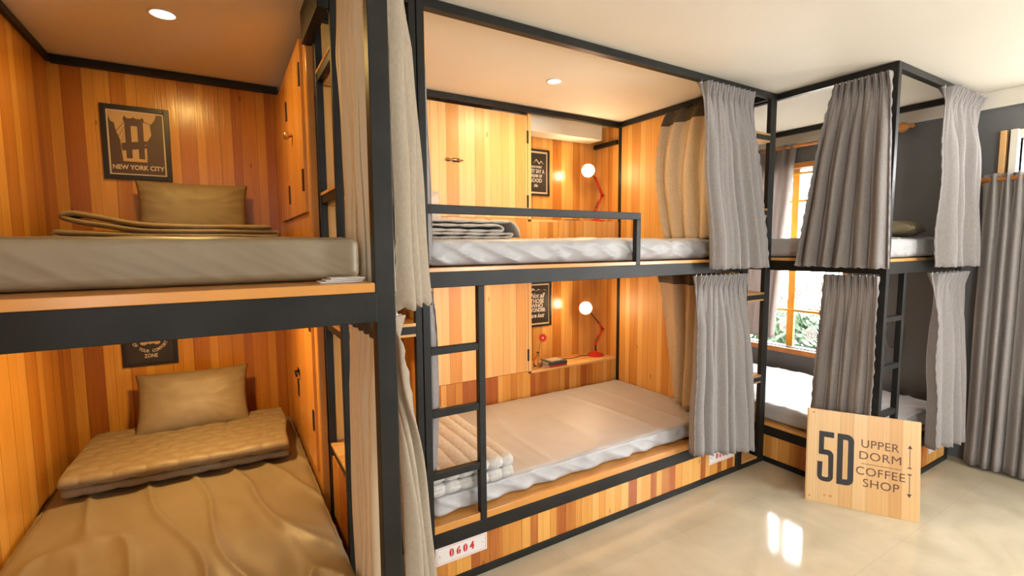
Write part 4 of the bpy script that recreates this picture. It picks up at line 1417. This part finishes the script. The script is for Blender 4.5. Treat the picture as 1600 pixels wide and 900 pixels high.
lamp((1.850, 1.150, 0.537), (1.850, 1.15, 0.625), (1.920, 1.15, 0.745), (1.880, 1.15, 0.800), (1.735, 1.14, 0.931), (-0.62, -0.72, 0.05), 'red jointed desk lamp lit in the niche of the lower middle berth', 3.5)
lamp((1.850, 1.150, 1.601), (1.840, 1.15, 1.695), (1.906, 1.15, 1.810), (1.830, 1.15, 1.942), (1.750, 1.14, 1.989), (-0.62, -0.72, -0.05), 'red jointed desk lamp lit in the niche of the upper middle berth', 3.5)

bm = bmesh.new()
tube(bm, [tuple(v) for v in smooth_path([(1.80, 1.17, 0.5395), (1.74, 1.20, 0.5395), (1.66, 1.17, 0.5395), (1.58, 1.17, 0.5395), (1.50, 1.22, 0.5395), (1.40, 1.25, 0.5395)], 40)[0]], 0.0028, 6)
tag(recentre(obj('power_cord', bm, M['cable'], None, smooth=True), (1.6, 1.2, 0.537)), 'thin black cord trailing across the lower niche from the red lamp', 'cord')
bm = bmesh.new()
tube(bm, [tuple(v) for v in smooth_path([(1.80, 1.16, 1.6035), (1.70, 1.12, 1.6035), (1.60, 1.06, 1.6035), (1.50, 1.05, 1.606), (1.46, 1.08, 1.6035)], 40)[0]], 0.0028, 6)
tag(recentre(obj('power_cord', bm, M['cable'], None, smooth=True), (1.6, 1.1, 1.601)), 'thin black cord lying on the ledge of the upper niche', 'cord')

# ================================================================== BOOKS AND FLOWER on the lower ledge
bk = [(M['book_red'], 0.0, 0.016, 0.05, 'red book at the bottom of the small stack in the lower niche'),
      (M['book_teal'], 0.016, 0.020, -0.04, 'dark teal book in the middle of the small stack in the lower niche'),
      (M['book_pale'], 0.036, 0.006, 0.10, 'thin pale booklet on top of the small stack in the lower niche')]
for mt_, dz, th, rz, lb in bk:
    wx, wy = (0.165, 0.115) if th > 0.01 else (0.11, 0.085)
    t = thing('book', lb, 'book', (1.385, 1.085, 0.5362 + dz), 'books stacked in the lower niche')
    bm = bmesh.new()
    X0, Y0, Z0 = 1.385, 1.085, 0.5362 + dz
    box(bm, X0 - wx / 2, X0 + wx / 2, Y0 - wy / 2, Y0 + wy / 2, Z0, Z0 + 0.0015)
    box(bm, X0 - wx / 2, X0 + wx / 2, Y0 - wy / 2, Y0 + wy / 2, Z0 + th - 0.0015, Z0 + th)
    box(bm, X0 - wx / 2, X0 + wx / 2, Y0 - wy / 2, Y0 - wy / 2 + 0.0015, Z0, Z0 + th)
    obj('cover', bm, mt_, t)
    bx('pages', (X0 - wx / 2 + 0.003, X0 + wx / 2 - 0.003, Y0 - wy / 2 + 0.0016, Y0 + wy / 2 - 0.003, Z0 + 0.0016, Z0 + th - 0.0016), M['paper'], t, 0)
    t.rotation_euler = (0, 0, rz)

vx, vy, vz = 1.245, 1.085, 0.5365
t = thing('bud_vase', 'clear glass bottle vase beside the books in the lower niche', 'vase', (vx, vy, vz))
bm = bmesh.new()
lathe(bm, [(0.0005, 0.0), (0.030, 0.0), (0.033, 0.006), (0.033, 0.045), (0.028, 0.062), (0.012, 0.078), (0.009, 0.10), (0.011, 0.112), (0.009, 0.112), (0.007, 0.100), (0.010, 0.080), (0.026, 0.062), (0.030, 0.045), (0.030, 0.008), (0.0005, 0.006)], (vx, vy, vz), seg=28, cap=False)
obj('bottle', bm, M['glass'], t, smooth=True)
f = thing('gerbera_flower', 'red gerbera flower on a thin stem standing in the glass bottle', 'flower', (vx, vy, vz + 0.01))
bm = bmesh.new()
hd = Vector((vx + 0.035, vy - 0.01, vz + 0.215))
tube(bm, [(vx, vy, vz + 0.012), (vx + 0.003, vy, vz + 0.10), (vx + 0.016, vy - 0.004, vz + 0.17), hd + Vector((0, 0.006, -0.002))], 0.0022, 6)
obj('stem', bm, M['stem'], f, smooth=True)
bm = bmesh.new()
ax = Vector((-0.35, -0.93, 0.1)).normalized()
a1 = ax.orthogonal().normalized()
a2 = ax.cross(a1)
for ring_, (n_, rl) in enumerate(((14, 0.036), (12, 0.026))):
    for k in range(n_):
        an = 2 * PI * (k + 0.5 * ring_) / n_
        dr = a1 * math.cos(an) + a2 * math.sin(an)
        sd = ax.cross(dr)
        c0 = hd + ax * 0.003 * ring_
        bm.faces.new([bm.verts.new(q) for q in (c0 + dr * 0.004, c0 + dr * rl * 0.6 + sd * 0.005 + ax * 0.003, c0 + dr * rl + ax * 0.001, c0 + dr * rl * 0.6 - sd * 0.005 + ax * 0.003)])
obj('petals', bm, M['petal'], f, solid=0.0008)
bm = bmesh.new()
lathe(bm, [(0.009, 0.0), (0.009, 0.004), (0.005, 0.007), (0.0005, 0.008)], hd, ax, 16)
obj('flower_centre', bm, M['pollen'], f, smooth=True)

# small things near the left bunk
t = thing('folded_leaflet', 'small white folded leaflets lying on the pine deck edge by the left post', 'leaflet', (-0.45, -0.60, ZDT + 0.004))
for k in range(3):
    bm = bmesh.new()
    zz = ZDT + 0.0045 + k * 0.0035
    box(bm, -0.505 + k * 0.012, -0.415 + k * 0.004, -0.655 + k * 0.008, -0.60 + k * 0.006, zz, zz + 0.003)
    obj('leaf', bm, M['white_plastic'], t, bevel=0.0006)
t = thing('wooden_block', 'small plain wooden block on the step below the scalloped hem of the left curtain', 'wooden block', (-0.16, 0.12, 1.124))
bx('block', (-0.26, -0.10, 0.08, 0.16, 1.1245, 1.142), M['tread'], t, 0.003)
